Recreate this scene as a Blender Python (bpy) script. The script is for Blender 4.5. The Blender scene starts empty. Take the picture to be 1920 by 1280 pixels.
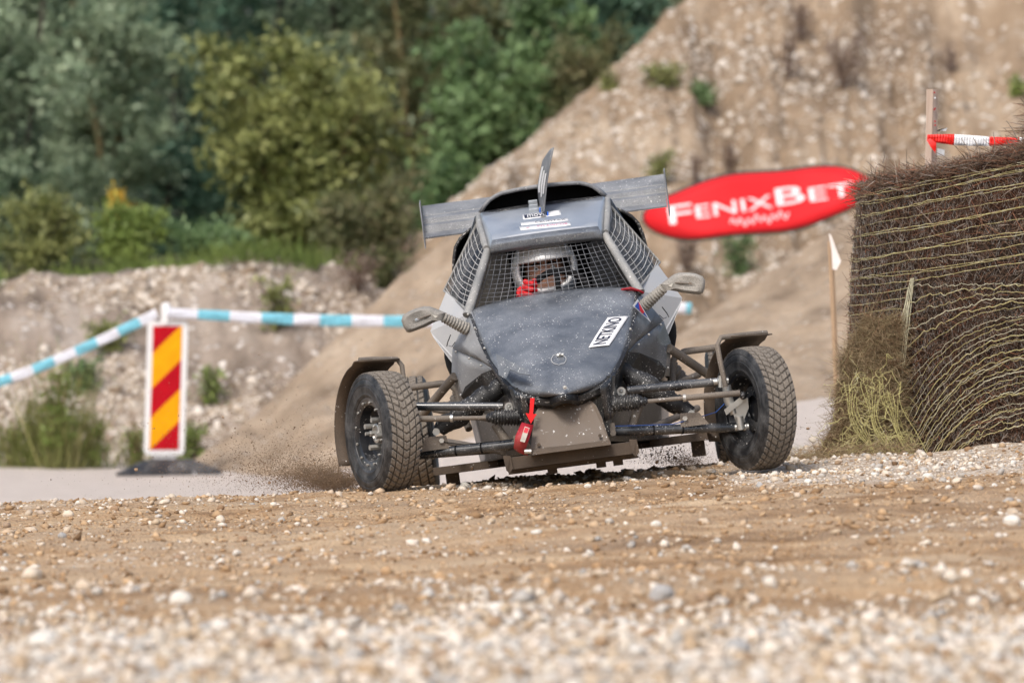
import bpy, math, random
import numpy as np
from mathutils import Vector, Matrix

# ---------------------------------------------------------------- camera, world, sun, exposure
S = bpy.context.scene
COL = S.collection
F = 200.0 / 36.0 * 1920.0          # focal length in photograph pixels
HC = 0.87                          # lens height above the ground under the car
HOR = 484.0                        # photograph row of the horizon
cam_d = bpy.data.cameras.new('camera')
cam_d.lens = 200.0; cam_d.sensor_width = 36.0; cam_d.sensor_fit = 'HORIZONTAL'
cam_d.clip_start = 0.1; cam_d.clip_end = 2000.0
cam_d.dof.use_dof = True; cam_d.dof.focus_distance = 22.1; cam_d.dof.aperture_fstop = 4.0
cam_d.dof.aperture_blades = 9
cam = bpy.data.objects.new('camera', cam_d); COL.objects.link(cam)
cam.location = (0, 0, HC)
cam.rotation_euler = (math.radians(90) - math.atan((640 - HOR) / F), 0, 0)
S.camera = cam

SUN_EL, SUN_AZ = 50.0, 205.0        # azimuth of the sun, clockwise from +Y
wd = bpy.data.worlds.new('World'); S.world = wd; wd.use_nodes = True
wn = wd.node_tree; wn.nodes.clear()
w_out = wn.nodes.new('ShaderNodeOutputWorld'); w_bg = wn.nodes.new('ShaderNodeBackground')
w_sky = wn.nodes.new('ShaderNodeTexSky'); w_sky.sky_type = 'NISHITA'; w_sky.sun_disc = False
w_sky.sun_elevation = math.radians(SUN_EL); w_sky.sun_rotation = math.radians(SUN_AZ)
w_sky.air_density = 1.0; w_sky.dust_density = 4.0; w_sky.ozone_density = 1.0
w_hs = wn.nodes.new('ShaderNodeHueSaturation'); w_hs.inputs['Saturation'].default_value = 0.85
wn.links.new(w_sky.outputs[0], w_hs.inputs['Color']); wn.links.new(w_hs.outputs[0], w_bg.inputs['Color'])
w_bg.inputs['Strength'].default_value = 0.12
wn.links.new(w_bg.outputs[0], w_out.inputs['Surface'])
sun_d = bpy.data.lights.new('sun', 'SUN'); sun_d.energy = 1.45; sun_d.angle = math.radians(14); sun_d.color = (1.0, 0.955, 0.90)
sun = bpy.data.objects.new('sun', sun_d); COL.objects.link(sun)
_a, _e = math.radians(SUN_AZ), math.radians(SUN_EL)
sun.rotation_euler = Vector((-math.sin(_a) * math.cos(_e), -math.cos(_a) * math.cos(_e), -math.sin(_e))).to_track_quat('-Z', 'Y').to_euler()
S.view_settings.view_transform = 'Standard'; S.view_settings.look = 'None'
S.view_settings.exposure = 0.62; S.view_settings.gamma = 1.0; S.view_settings.use_curve_mapping = False
S.render.engine = 'CYCLES'
S.cycles.use_denoising = True
S.cycles.max_bounces = 6; S.cycles.diffuse_bounces = 3; S.cycles.glossy_bounces = 3
S.cycles.transparent_max_bounces = 6; S.cycles.transmission_bounces = 3
S.cycles.caustics_reflective = False; S.cycles.caustics_refractive = False

# ---------------------------------------------------------------- helpers
rnd = random.Random(7)
def at(px, py, Y):
    return Vector(((px - 960.0) / F * Y, Y, HC + (HOR - py) / F * Y))

def _hash(ix, iy, iz, seed):
    h = (ix.astype(np.int64) * 374761393 + iy.astype(np.int64) * 668265263 + iz.astype(np.int64) * 2147483647 + seed * 1274126177) & 0xffffffff
    h = ((h ^ (h >> 13)) * 1274126177) & 0xffffffff
    return ((h ^ (h >> 16)) & 0xffff) / 65535.0
def vnoise(P, seed=0):
    P = np.asarray(P, float); i = np.floor(P); f = P - i; f = f * f * (3 - 2 * f); out = 0
    for a in (0, 1):
        for b in (0, 1):
            for c in (0, 1):
                w = (f[..., 0] if a else 1 - f[..., 0]) * (f[..., 1] if b else 1 - f[..., 1]) * (f[..., 2] if c else 1 - f[..., 2])
                out = out + w * _hash(i[..., 0] + a, i[..., 1] + b, i[..., 2] + c, seed)
    return out
def fbm(P, oct=4, seed=0):
    P = np.asarray(P, float); s = 0; a = .5; t = 0
    for k in range(oct):
        s = s + a * vnoise(P * 2 ** k, seed + k); t += a; a *= .5
    return s / t
def sstep(a, b, x):
    t = np.clip((np.asarray(x, float) - a) / (b - a), 0, 1); return t * t * (3 - 2 * t)
def pl(x, pts):
    return np.interp(x, [p[0] for p in pts], [p[1] for p in pts])

class MB:
    """collects faces for one mesh object"""
    def __init__(s): s.v = []; s.f = []; s.m = []; s.cur = 0
    def add(s, vs, fs):
        o = len(s.v); s.v.extend([tuple(v) for v in vs])
        for f in fs: s.f.append(tuple(o + i for i in f)); s.m.append(s.cur)
        return s
    def box(s, c, d, R=None):
        c = Vector(c); vs = []
        for x in (-.5, .5):
            for y in (-.5, .5):
                for z in (-.5, .5):
                    p = Vector((x * d[0], y * d[1], z * d[2]))
                    if R is not None: p = R @ p
                    vs.append(c + p)
        return s.add(vs, [(0, 1, 3, 2), (4, 6, 7, 5), (0, 4, 5, 1), (2, 3, 7, 6), (0, 2, 6, 4), (1, 5, 7, 3)])
    def tube(s, pts, r, n=8, caps=True):
        pts = [Vector(p) for p in pts]; m = len(pts)
        rs = r if isinstance(r, (list, tuple)) else [r] * m
        vs = []; prev = None
        for i, p in enumerate(pts):
            t = (pts[min(i + 1, m - 1)] - pts[max(i - 1, 0)])
            if t.length < 1e-9: t = Vector((0, 0, 1))
            t.normalize()
            if prev is None:
                a = Vector((0, 0, 1)) if abs(t.z) < .9 else Vector((1, 0, 0))
                u = t.cross(a).normalized()
            else:
                u = (prev - t * prev.dot(t)).normalized()
            prev = u; w = t.cross(u)
            for k in range(n):
                a = 2 * math.pi * k / n
                vs.append(p + (u * math.cos(a) + w * math.sin(a)) * rs[i])
        fs = []
        for i in range(m - 1):
            for k in range(n):
                fs.append((i * n + k, i * n + (k + 1) % n, (i + 1) * n + (k + 1) % n, (i + 1) * n + k))
        if caps: fs.append(tuple(range(n - 1, -1, -1))); fs.append(tuple((m - 1) * n + k for k in range(n)))
        return s.add(vs, fs)
    def lathe(s, prof, n, M=None, close=False):
        """profile of (x, r) turned about local X"""
        vs = []; m = len(prof)
        for k in range(n):
            a = 2 * math.pi * k / n; c, q = math.cos(a), math.sin(a)
            for (x, r) in prof:
                p = Vector((x, r * c, r * q)); vs.append(M @ p if M is not None else p)
        fs = []
        for k in range(n):
            k2 = (k + 1) % n
            for i in range(m if close else m - 1):
                j = (i + 1) % m
                fs.append((k * m + i, k * m + j, k2 * m + j, k2 * m + i))
        return s.add(vs, fs)
    def grid(s, rows):
        m = len(rows[0]); vs = [p for r in rows for p in r]; fs = []
        for i in range(len(rows) - 1):
            for j in range(m - 1):
                fs.append((i * m + j, i * m + j + 1, (i + 1) * m + j + 1, (i + 1) * m + j))
        return s.add(vs, fs)
    def slab(s, loop, off):
        off = Vector(off); n = len(loop); vs = [Vector(p) for p in loop]; vs += [p + off for p in vs]
        fs = [tuple(range(n)), tuple(range(2 * n - 1, n - 1, -1))]
        for i in range(n):
            j = (i + 1) % n; fs.append((i, n + i, n + j, j))
        return s.add(vs, fs)
    def ball(s, c, r, n=10, M=None):
        c = Vector(c); rr = r if isinstance(r, (tuple, list)) else (r, r, r); vs = []; m = n // 2
        for i in range(m + 1):
            th = math.pi * i / m
            for k in range(n):
                a = 2 * math.pi * k / n
                p = Vector((rr[0] * math.sin(th) * math.cos(a), rr[1] * math.sin(th) * math.sin(a), rr[2] * math.cos(th)))
                vs.append(c + (M @ p if M is not None else p))
        fs = []
        for i in range(m):
            for k in range(n):
                fs.append((i * n + k, i * n + (k + 1) % n, (i + 1) * n + (k + 1) % n, (i + 1) * n + k))
        return s.add(vs, fs)
    def build(s, name, mats, parent=None, smooth=True, loc=None):
        me = bpy.data.meshes.new(name); me.from_pydata(s.v, [], s.f); me.validate()
        mats = mats if isinstance(mats, (list, tuple)) else [mats]
        for m in mats: me.materials.append(m)
        if len(mats) > 1 and len(me.polygons) == len(s.m):
            me.polygons.foreach_set('material_index', s.m)
        if smooth:
            me.polygons.foreach_set('use_smooth', [True] * len(me.polygons))
            me.set_sharp_from_angle(angle=math.radians(38))
        return link(name, me, parent, loc)
def link(name, me, parent=None, loc=None):
    o = bpy.data.objects.new(name, me); COL.objects.link(o)
    if parent is not None: o.parent = parent
    if loc is not None: o.location = loc
    return o
def np_mesh(name, V, Fq, mat, parent=None, smooth=False, attr=None):
    """V (N,3), Fq (M,k) all faces with k corners"""
    me = bpy.data.meshes.new(name); V = np.ascontiguousarray(V, np.float32); Fq = np.ascontiguousarray(Fq, np.int32)
    k = Fq.shape[1]
    me.vertices.add(len(V)); me.vertices.foreach_set('co', V.ravel())
    me.loops.add(Fq.size); me.loops.foreach_set('vertex_index', Fq.ravel())
    me.polygons.add(len(Fq)); me.polygons.foreach_set('loop_start', np.arange(0, Fq.size, k, dtype=np.int32))
    if smooth: me.polygons.foreach_set('use_smooth', np.ones(len(Fq), bool))
    me.update(calc_edges=True)
    for nm, arr in (attr or {}).items():
        a = me.attributes.new(nm, 'FLOAT', 'POINT'); a.data.foreach_set('value', np.asarray(arr, np.float32))
    me.materials.append(mat)
    return link(name, me, parent)
def empty(name, loc=(0, 0, 0)):
    o = bpy.data.objects.new(name, None); COL.objects.link(o); o.location = loc; o.empty_display_size = .1; return o
def tag(o, label=None, cat=None, group=None, kind=None):
    if label: o['label'] = label
    if cat: o['category'] = cat
    if group: o['group'] = group
    if kind: o['kind'] = kind
    return o
def solidify(o, t, off=0.0):
    m = o.modifiers.new('solidify', 'SOLIDIFY'); m.thickness = t; m.offset = off; return o

# ---------------------------------------------------------------- materials
class MT:
    def __init__(s, name):
        s.m = bpy.data.materials.new(name); s.m.use_nodes = True; s.t = s.m.node_tree
        s.b = s.t.nodes['Principled BSDF']; s._co = None
    def n(s, typ, **kw):
        nd = s.t.nodes.new('ShaderNode' + typ)
        for k, v in kw.items(): setattr(nd, k, v)
        return nd
    def L(s, a, b): s.t.links.new(a, b)
    def co(s, kind='Object'):
        if kind == 'World':
            g = s.n('NewGeometry'); return g.outputs['Position']
        return s.n('TexCoord').outputs[kind]
    def noise(s, scale, detail=4, rough=.55, co=None, dist=0.):
        nd = s.n('TexNoise'); nd.inputs['Scale'].default_value = scale; nd.inputs['Detail'].default_value = detail
        nd.inputs['Roughness'].default_value = rough; nd.inputs['Distortion'].default_value = dist
        s.L(co if co is not None else s.co(), nd.inputs['Vector']); return nd.outputs[0]
    def voro(s, scale, co=None, feature='F1', out='Distance', rand=1.):
        nd = s.n('TexVoronoi', feature=feature); nd.inputs['Scale'].default_value = scale; nd.inputs['Randomness'].default_value = rand
        s.L(co if co is not None else s.co(), nd.inputs['Vector']); return nd.outputs[out]
    def ramp(s, fac, stops, interp='LINEAR'):
        nd = s.n('ValToRGB'); cr = nd.color_ramp; cr.interpolation = interp
        while len(cr.elements) < len(stops): cr.elements.new(.5)
        for e, (p, c) in zip(cr.elements, stops):
            e.position = p; e.color = (c, c, c, 1) if isinstance(c, (int, float)) else (*c, 1)
        s.L(fac, nd.inputs[0]); return nd.outputs[0]
    def mix(s, fac, a, b, mode='MIX'):
        nd = s.n('Mix', data_type='RGBA', blend_type=mode)
        for sock, v in ((nd.inputs[0], fac), (nd.inputs[6], a), (nd.inputs[7], b)):
            if isinstance(v, (int, float)): sock.default_value = v
            elif isinstance(v, tuple): sock.default_value = (*v, 1)
            else: s.L(v, sock)
        return nd.outputs[2]
    def math(s, op, a, b=0.):
        nd = s.n('Math', operation=op)
        for i, v in enumerate((a, b)):
            if isinstance(v, (int, float)): nd.inputs[i].default_value = v
            else: s.L(v, nd.inputs[i])
        return nd.outputs[0]
    def set(s, key, v):
        sk = s.b.inputs[key]
        if isinstance(v, (int, float)): sk.default_value = v
        elif isinstance(v, tuple): sk.default_value = (*v, 1) if len(v) == 3 else v
        else: s.L(v, sk)
        return s
    def bump(s, h, strength=.5, dist=.01):
        nd = s.n('Bump'); nd.inputs['Strength'].default_value = strength; nd.inputs['Distance'].default_value = dist
        s.L(h, nd.inputs['Height']); s.L(nd.outputs[0], s.b.inputs['Normal']); return s

def m_plain(name, c, rough=.6, metal=0., var=.25, scale=30., spec=.5, bump=0.):
    t = MT(name); nz = t.noise(scale)
    lo = tuple(x * (1 - var) for x in c); hi = tuple(min(1, x * (1 + var)) for x in c)
    t.set('Base Color', t.ramp(nz, [(.3, lo), (.7, hi)])); t.set('Roughness', rough); t.set('Metallic', metal)
    t.set('Specular IOR Level', spec)
    if bump: t.bump(nz, bump, .004)
    return t.m
DUST = (.32, .30, .275)
def m_dusty(name, base, dust=DUST, amount=.5, rough=.35, specks=.5, speck_scale=150., coat=0., fibre=0., metal=0., patch=6.):
    """paint, rubber or metal with a film of dried dust, and pale splashes of mud"""
    t = MT(name); co = t.co()
    film = t.noise(patch, 6, .62, co)
    film = t.ramp(film, [(max(0, .62 - amount * .55), 0.), (min(1, .95 - amount * .35), 1.)])
    grain = t.noise(260., 3, .7, co)
    film = t.math('MULTIPLY', film, t.ramp(grain, [(.3, .35), (.7, 1.)]))
    film = t.math('MULTIPLY', film, min(1., .35 + amount))
    col = t.mix(film, base, dust)
    rf = t.ramp(film, [(0., rough), (1., .85)])
    if specks:
        sm = t.n('Mapping'); sm.inputs['Scale'].default_value = (1.25, .6, 1.05); sm.inputs['Rotation'].default_value = (.2, .1, .35); t.L(t.mix(.04, co, t.n('TexNoise').outputs[1]), sm.inputs[0])
        v1 = t.voro(speck_scale, sm.outputs[0]); pick = t.voro(speck_scale, sm.outputs[0], out='Color')
        sep = t.n('SeparateColor'); t.L(pick, sep.inputs[0])
        zone = t.ramp(t.noise(7., 5, .65, co), [(.42, .0), (.66, 1.)])
        size = t.math('ADD', t.math('MULTIPLY', t.math('POWER', sep.outputs[0], 2.5), .44), .13)
        sp = t.math('LESS_THAN', v1, size)
        sp = t.math('MULTIPLY', sp, t.math('LESS_THAN', sep.outputs[1], t.math('MULTIPLY', zone, specks)))
        col = t.mix(t.math('MULTIPLY', sp, t.ramp(sep.outputs[2], [(0., .35), (1., 1.)])), col, (.66, .65, .63))
        fg = t.noise(420., 2, .6, co); fz = t.math('MULTIPLY', zone, specks); col = t.mix(t.math('MULTIPLY', t.ramp(fg, [(.56, 0.), (.68, .75)]), fz), col, (.40, .40, .40))
        st_co = t.n('Mapping'); st_co.inputs['Scale'].default_value = (28, 160, 160); st_co.inputs['Rotation'].default_value = (.4, .2, .5); t.L(co, st_co.inputs[0])
        stv = t.noise(1., 2, .5, st_co.outputs[0]); st = t.ramp(stv, [(.69, 0.), (.74, .6 * min(1, specks * 1.5))])
        col = t.mix(st, col, (.5, .48, .45))
        rf = t.math('MAXIMUM', rf, t.math('MULTIPLY', sp, .8))
    t.set('Base Color', col); t.set('Roughness', rf); t.set('Metallic', metal)
    if coat: t.set('Coat Weight', coat); t.set('Coat Roughness', .2)
    t.bump(t.math('ADD', t.math('MULTIPLY', grain, .5), film), .25, .002)
    return t.m
def m_leaf(name, cols, trans=.3):
    cols = [tuple(x * LEAF_GAIN for x in c) for c in cols]
    t = MT(name); g = t.n('NewGeometry'); r = g.outputs['Random Per Island']
    st = [(i / max(1, len(cols) - 1), c) for i, c in enumerate(cols)]
    c = t.ramp(r, st)
    big = t.noise(1.3, 3, .5, t.co())
    c = t.mix(t.ramp(big, [(.35, 0.), (.7, .5)]), c, tuple(min(1, x * 1.5) for x in cols[-1]))
    t.set('Base Color', c); t.set('Roughness', .5)
    t.set('Specular IOR Level', .35)
    tr = t.n('BsdfTranslucent'); t.L(c, tr.inputs[0]); mx = t.n('MixShader'); mx.inputs[0].default_value = trans
    t.L(t.b.outputs[0], mx.inputs[1]); t.L(tr.outputs[0], mx.inputs[2])
    t.L(mx.outputs[0], t.t.nodes['Material Output'].inputs[0])
    return t.m
def m_island(name, cols, rough=.8, grain=60., spec=.3):
    t = MT(name); g = t.n('NewGeometry'); r = g.outputs['Random Per Island']
    c = t.ramp(r, [(i / max(1, len(cols) - 1), c) for i, c in enumerate(cols)])
    nz = t.noise(grain, 4, .6); c = t.mix(t.ramp(nz, [(.3, 0.), (.75, .35)]), c, (.36, .25, .15))
    t.set('Base Color', c); t.set('Roughness', rough); t.set('Specular IOR Level', spec); t.bump(nz, .35, .004)
    return t.m

LEAF_GAIN = 1.0
M = {}
M['carbon'] = m_dusty('black_gelcoat', (.020, .025, .034), (.26, .28, .305), .74, .28, .42, 220., coat=.9)
M['roof_sheen'] = m_dusty('roof_paint_sky_sheen', (.17, .195, .235), (.38, .41, .45), .8, .2, 0., 200., coat=1.)  # base and film lightened to blue-grey: the sky's reflection painted into the colour
M['fabric_black'] = m_dusty('black_shock_cover', (.009, .009, .010), (.2, .18, .15), .08, .6, .5, 200.)
M['rubber_black'] = m_dusty('black_rubber', (.010, .010, .011), (.24, .235, .22), .12, .45, .9, 175.)
M['carbon_clean'] = m_dusty('black_tub_laminate', (.008, .010, .013), (.2, .205, .21), .22, .3, .7, 180., coat=.4)
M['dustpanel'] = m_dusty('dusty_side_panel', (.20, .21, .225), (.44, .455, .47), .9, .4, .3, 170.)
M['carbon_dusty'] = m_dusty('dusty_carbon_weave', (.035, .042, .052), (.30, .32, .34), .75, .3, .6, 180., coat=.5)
M['whitepanel'] = m_dusty('dusty_pale_panel', (.42, .43, .44), (.5, .49, .47), .6, .5, .12, 120.)
M['tube_dark'] = m_dusty('dark_tube', (.014, .017, .022), (.32, .315, .305), .32, .25, .55, 180., coat=.5)
M['tube_dust'] = m_dusty('mud_coated_tube', (.04, .036, .032), (.27, .225, .18), .9, .6, .2, 110.)
M['mud'] = m_dusty('mud_coated_sheet', (.035, .028, .022), (.125, .088, .060), .95, .75, .12, 120.)
M['skid'] = m_dusty('mud_filmed_aluminium', (.10, .08, .064), (.165, .125, .092), .8, .5, .4, 100., metal=.15)
M['steel'] = m_dusty('bright_steel', (.5, .5, .48), (.42, .37, .3), .35, .35, .0, metal=.7)
M['pillar'] = m_dusty('dusty_pillar', (.10, .11, .12), (.42, .41, .385), .9, .5, .3, 140.)
M['mirror'] = m_dusty('dust_coated_mirror', (.05, .05, .05), (.47, .44, .39), .93, .6, .12, 130.)
M['wing'] = m_dusty('dusty_wing_sheet', (.05, .056, .068), (.38, .39, .40), .72, .35, .3, 180.)
M['black'] = m_plain('matt_black', (.006, .006, .007), .85, spec=.2)
M['interior'] = m_dusty('cockpit_lining', (.05, .047, .044), (.19, .175, .155), .6, .6, .1, 90.)
M['rim'] = m_dusty('black_wheel_rim', (.008, .009, .012), (.2, .2, .2), .2, .3, .35, 150., coat=.3)
M['wire'] = m_dusty('dusty_wire', (.07, .075, .085), (.36, .37, .39), .5, .4, 0., metal=.2)
M['wire_w'] = m_plain('white_net_cord', (.48, .48, .47), .7, var=.25)
M['white'] = m_plain('white_vinyl', (.78, .78, .78), .4, var=.05)
M['ink'] = m_plain('dark_ink', (.02, .025, .05), .5, var=.1)
M['ink_w'] = m_plain('white_ink', (.8, .8, .8), .5, var=.05)
M['pink'] = m_plain('pink_ink', (.6, .25, .35), .5, var=.1)
M['red'] = m_plain('signal_red', (.75, .008, .012), .42, var=.1)
M['glove'] = m_plain('red_glove_fabric', (.62, .012, .018), .75, var=.25, scale=90., bump=.3)
M['strapred'] = m_dusty('red_tow_strap', (.33, .008, .018), (.4, .32, .26), .18, .6, .15, 120.)
M['blue'] = m_plain('blue_plastic', (.02, .13, .6), .4)
M['decal_blue'] = m_plain('blue_decal', (.02, .09, .42), .45)
M['decal_red'] = m_plain('red_decal', (.7, .04, .06), .45)
M['grey_bracket'] = m_plain('grey_bracket_plastic', (.32, .35, .38), .45, var=.1)
# ---------------------------------------------------------------- ground
def ground_z(X, Y):
    X = np.asarray(X, float); Y = np.asarray(Y, float)
    bank = pl(X, [(-30, -.20), (-1.98, -.105), (-.6, -.051), (.959, .049), (2.0, .105), (4.0, .14), (30, .15)])
    near = bank * sstep(12.5, 20.5, Y) * 1.0 - .03 * (1 - sstep(12.5, 20.5, Y))
    near = near + .035 * np.exp(-((Y - 14.9 - .12 * np.sin(X * 2.1)) / .42) ** 2) * (.6 + .4 * np.sin(X * 1.7 + 1)) \
        - .03 * np.exp(-((Y - 14.1) / .4) ** 2)
    P = np.stack([X * 1.1, Y * .9, X * 0], -1)
    near = near + (fbm(P * 1.3, 4, 3) - .5) * .045 + (fbm(P * 7, 3, 9) - .5) * .022
    Pr = np.stack([X * .35 + Y * .25, Y * 2.6, X * 0], -1)
    near = near + (fbm(Pr, 4, 61) - .5) * .06 * sstep(13.8, 15.5, Y) + (fbm(P * 3.2, 3, 67) - .5) * .035
    far = pl(X, [(-40, -.78), (-1.5, -.72), (.3, -.27), (2.0, -.02), (8, .05), (40, .1)])
    far = far + (fbm(P * .9, 3, 5) - .5) * .05
    yc = pl(X, [(-30, 22.35), (1.0, 22.45), (1.45, 24.6), (30, 25.2)])
    t = sstep(0, 1, (Y - yc) / (5.5))
    z = near * (1 - t) + far * t
    plate = .72 + (fbm(P * .25, 3, 21) - .5) * .5
    s = np.maximum(sstep(47, 52, Y) * (1 - sstep(-1.8, -.4, X)), sstep(66, 72, Y))
    return z * (1 - s) + plate * s

def m_ground():
    t = MT('gravel_track_soil'); co = t.co('World')
    a = t.n('Attribute', attribute_name='gravel').outputs['Fac']
    n1 = t.noise(9., 6, .65, co); n2 = t.noise(55., 4, .7, co); n3 = t.noise(2.2, 4, .6, co)
    dirt = t.ramp(n1, [(.25, (.14, .076, .036)), (.5, (.39, .24, .122)), (.75, (.55, .38, .225))])
    dirt = t.mix(t.ramp(n2, [(.35, .0), (.75, .5)]), dirt, (.46, .32, .20))
    v = t.voro(70., co); vc = t.voro(70., co, out='Color')
    rm = t.n('Mapping'); rm.inputs['Scale'].default_value = (.45, 3.2, 1.); rm.inputs['Rotation'].default_value = (0, 0, .07); t.L(co, rm.inputs[0])
    nb = t.noise(1., 5, .62, rm.outputs[0]); dirt = t.mix(t.ramp(nb, [(.45, 0.), (.68, .8)]), dirt, (.62, .47, .31)); dirt = t.mix(t.ramp(nb, [(.3, .75), (.45, 0.)]), dirt, (.17, .095, .045))
    sc = t.n('SeparateColor'); t.L(vc, sc.inputs[0])
    peb = t.ramp(sc.outputs[0], [(0., (.42, .33, .25)), (.4, (.64, .57, .49)), (.75, (.76, .71, .64)), (1., (.32, .20, .12))])
    grav = t.mix(t.ramp(v, [(.25, 0.), (.6, .75)]), peb, (.42, .32, .225))
    road = t.ramp(n1, [(.25, (.50, .43, .375)), (.75, (.66, .585, .525))])
    r = t.n('Attribute', attribute_name='road').outputs['Fac']
    fac = t.ramp(t.math('ADD', a, t.math('MULTIPLY', t.math('SUBTRACT', n1, .5), .7)), [(.35, 0.), (.65, 1.)])
    dirt = t.mix(t.ramp(n3, [(.42, 0.), (.66, .6)]), dirt, (.40, .305, .215)); c = t.mix(fac, dirt, grav); c = t.mix(r, c, road)
    s = t.n('Attribute', attribute_name='soil').outputs['Fac']
    c = t.mix(s, c, t.ramp(n3, [(.3, (.03, .045, .018)), (.7, (.10, .085, .05))]))
    t.set('Base Color', c); t.set('Roughness', .9); t.set('Specular IOR Level', .2)
    h = t.math('ADD', t.math('MULTIPLY', n2, .8), t.math('MULTIPLY', t.math('SUBTRACT', 1., v), .9))
    t.bump(h, .9, .014)
    return t.m
xs = np.concatenate([np.linspace(-700, -40, 8), np.linspace(-38, -3.2, 50), np.arange(-3, 3.6, .05), np.linspace(3.7, 38, 50), np.linspace(40, 700, 8)])
ys = np.concatenate([np.linspace(-60, 7, 8), np.linspace(8, 10.5, 12), np.arange(10.6, 25.5, .05), np.linspace(25.7, 56, 90), np.linspace(57, 90, 25), np.linspace(100, 1200, 10)])
GX, GY = np.meshgrid(xs, ys); GZ = ground_z(GX, GY)
def gz(x, y):
    i = min(len(xs) - 2, max(0, int(np.searchsorted(xs, x)) - 1)); j = min(len(ys) - 2, max(0, int(np.searchsorted(ys, y)) - 1))
    u = (x - xs[i]) / (xs[i + 1] - xs[i]); v = (y - ys[j]) / (ys[j + 1] - ys[j])
    return float(GZ[j, i] * (1 - u) * (1 - v) + GZ[j, i + 1] * u * (1 - v) + GZ[j + 1, i] * (1 - u) * v + GZ[j + 1, i + 1] * u * v)
V = np.stack([GX, GY, GZ], -1).reshape(-1, 3); nx, ny = len(xs), len(ys)
ii = (np.arange(ny - 1)[:, None] * nx + np.arange(nx - 1)[None]).ravel()
Fq = np.stack([ii, ii + 1, ii + nx + 1, ii + nx], -1)
def gravel_mask(X, Y):
    P = np.stack([X * .8, Y * .5, X * 0], -1)
    n = fbm(P * 1.6, 4, 31)
    g = 1 - sstep(13.9, 14.7, Y + (n - .5) * 1.0)
    g2 = .40 * np.exp(-((Y - 17.6) / .8) ** 2) * sstep(.40, .6, n)
    crest = sstep(.3, 1.4, X) * sstep(19.8, 21.4, Y + (n - .5) * 1.5) * .98
    crest2 = .45 * sstep(20.8, 22, Y) * sstep(.4, .62, n)
    return np.clip(np.maximum.reduce([g, g2, crest, crest2]), 0, 1)
VX, VY = V[:, 0], V[:, 1]
M['ground'] = m_ground()
ground = np_mesh('ground', V, Fq, M['ground'], smooth=True, attr={
    'gravel': gravel_mask(VX, VY),
    'road': sstep(.3, 1.2, VY - pl(VX, [(-30, 22.9), (1.0, 23.2), (1.45, 25.2), (30, 25.6)])) * (1 - sstep(44, 46, VY)),
    'soil': np.maximum(sstep(45, 48, VY) * (1 - sstep(-1.8, -.4, VX)), sstep(64, 68, VY))})
tag(ground, kind='structure')

# ---------------------------------------------------------------- earth banks and heaps
def m_heap(name, cols, pebble, scale, seedscale=1., peb_amt=.5, low_dark=0):
    t = MT(name); co = t.co('World')
    n1 = t.noise(1.1 * seedscale, 6, .62, co); n2 = t.noise(9., 5, .6, co)
    mp = t.n('Mapping'); mp.inputs['Scale'].default_value = (2.2, .8, .55); mp.inputs['Rotation'].default_value = (0, .6, 0); t.L(co, mp.inputs[0])
    ns = t.noise(1.6, 4, .6, mp.outputs[0])
    c = t.ramp(t.math('ADD', t.math('MULTIPLY', n1, .6), t.math('MULTIPLY', ns, .4)), [(.32, cols[0]), (.5, cols[1]), (.68, cols[2])])
    v = t.voro(scale, co, out='Color'); vd = t.voro(scale, co); sc = t.n('SeparateColor'); t.L(v, sc.inputs[0])
    f = t.math('MULTIPLY', t.math('LESS_THAN', sc.outputs[1], t.math('MULTIPLY', t.ramp(n2, [(.35, .1), (.65, 1.)]), peb_amt)), t.ramp(vd, [(.3, 1.), (.5, 0.)]))
    c = t.mix(f, c, t.ramp(sc.outputs[0], [(0., pebble[0]), (1., pebble[1])]))
    if low_dark:
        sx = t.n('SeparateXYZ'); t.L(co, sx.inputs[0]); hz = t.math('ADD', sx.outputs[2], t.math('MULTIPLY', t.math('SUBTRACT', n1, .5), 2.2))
        c = t.mix(t.ramp(hz, [(.0, .75), (1., 0.)]) if low_dark == 1 else 0., c, (.095, .066, .043))  # darker brown towards the bottom of the heap, edge broken up by noise
    t.set('Base Color', c); t.set('Roughness', .92); t.set('Specular IOR Level', .15)
    t.bump(t.math('ADD', n2, t.math('MULTIPLY', f, .6)), .8, .06)
    return t.m
M['sand'] = m_heap('damp_sand', [(.18, .132, .09), (.335, .255, .18), (.47, .375, .28)], [(.34, .27, .2), (.56, .48, .4)], 14., 1.6, .3)
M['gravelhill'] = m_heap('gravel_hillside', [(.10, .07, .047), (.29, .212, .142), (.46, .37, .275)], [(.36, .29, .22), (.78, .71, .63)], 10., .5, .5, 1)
M['gravelbank'] = m_heap('gravel_bank', [(.06, .044, .032), (.28, .225, .18), (.46, .40, .345)], [(.36, .31, .27), (.78, .72, .66)], 12., 1.2, .5)

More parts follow.
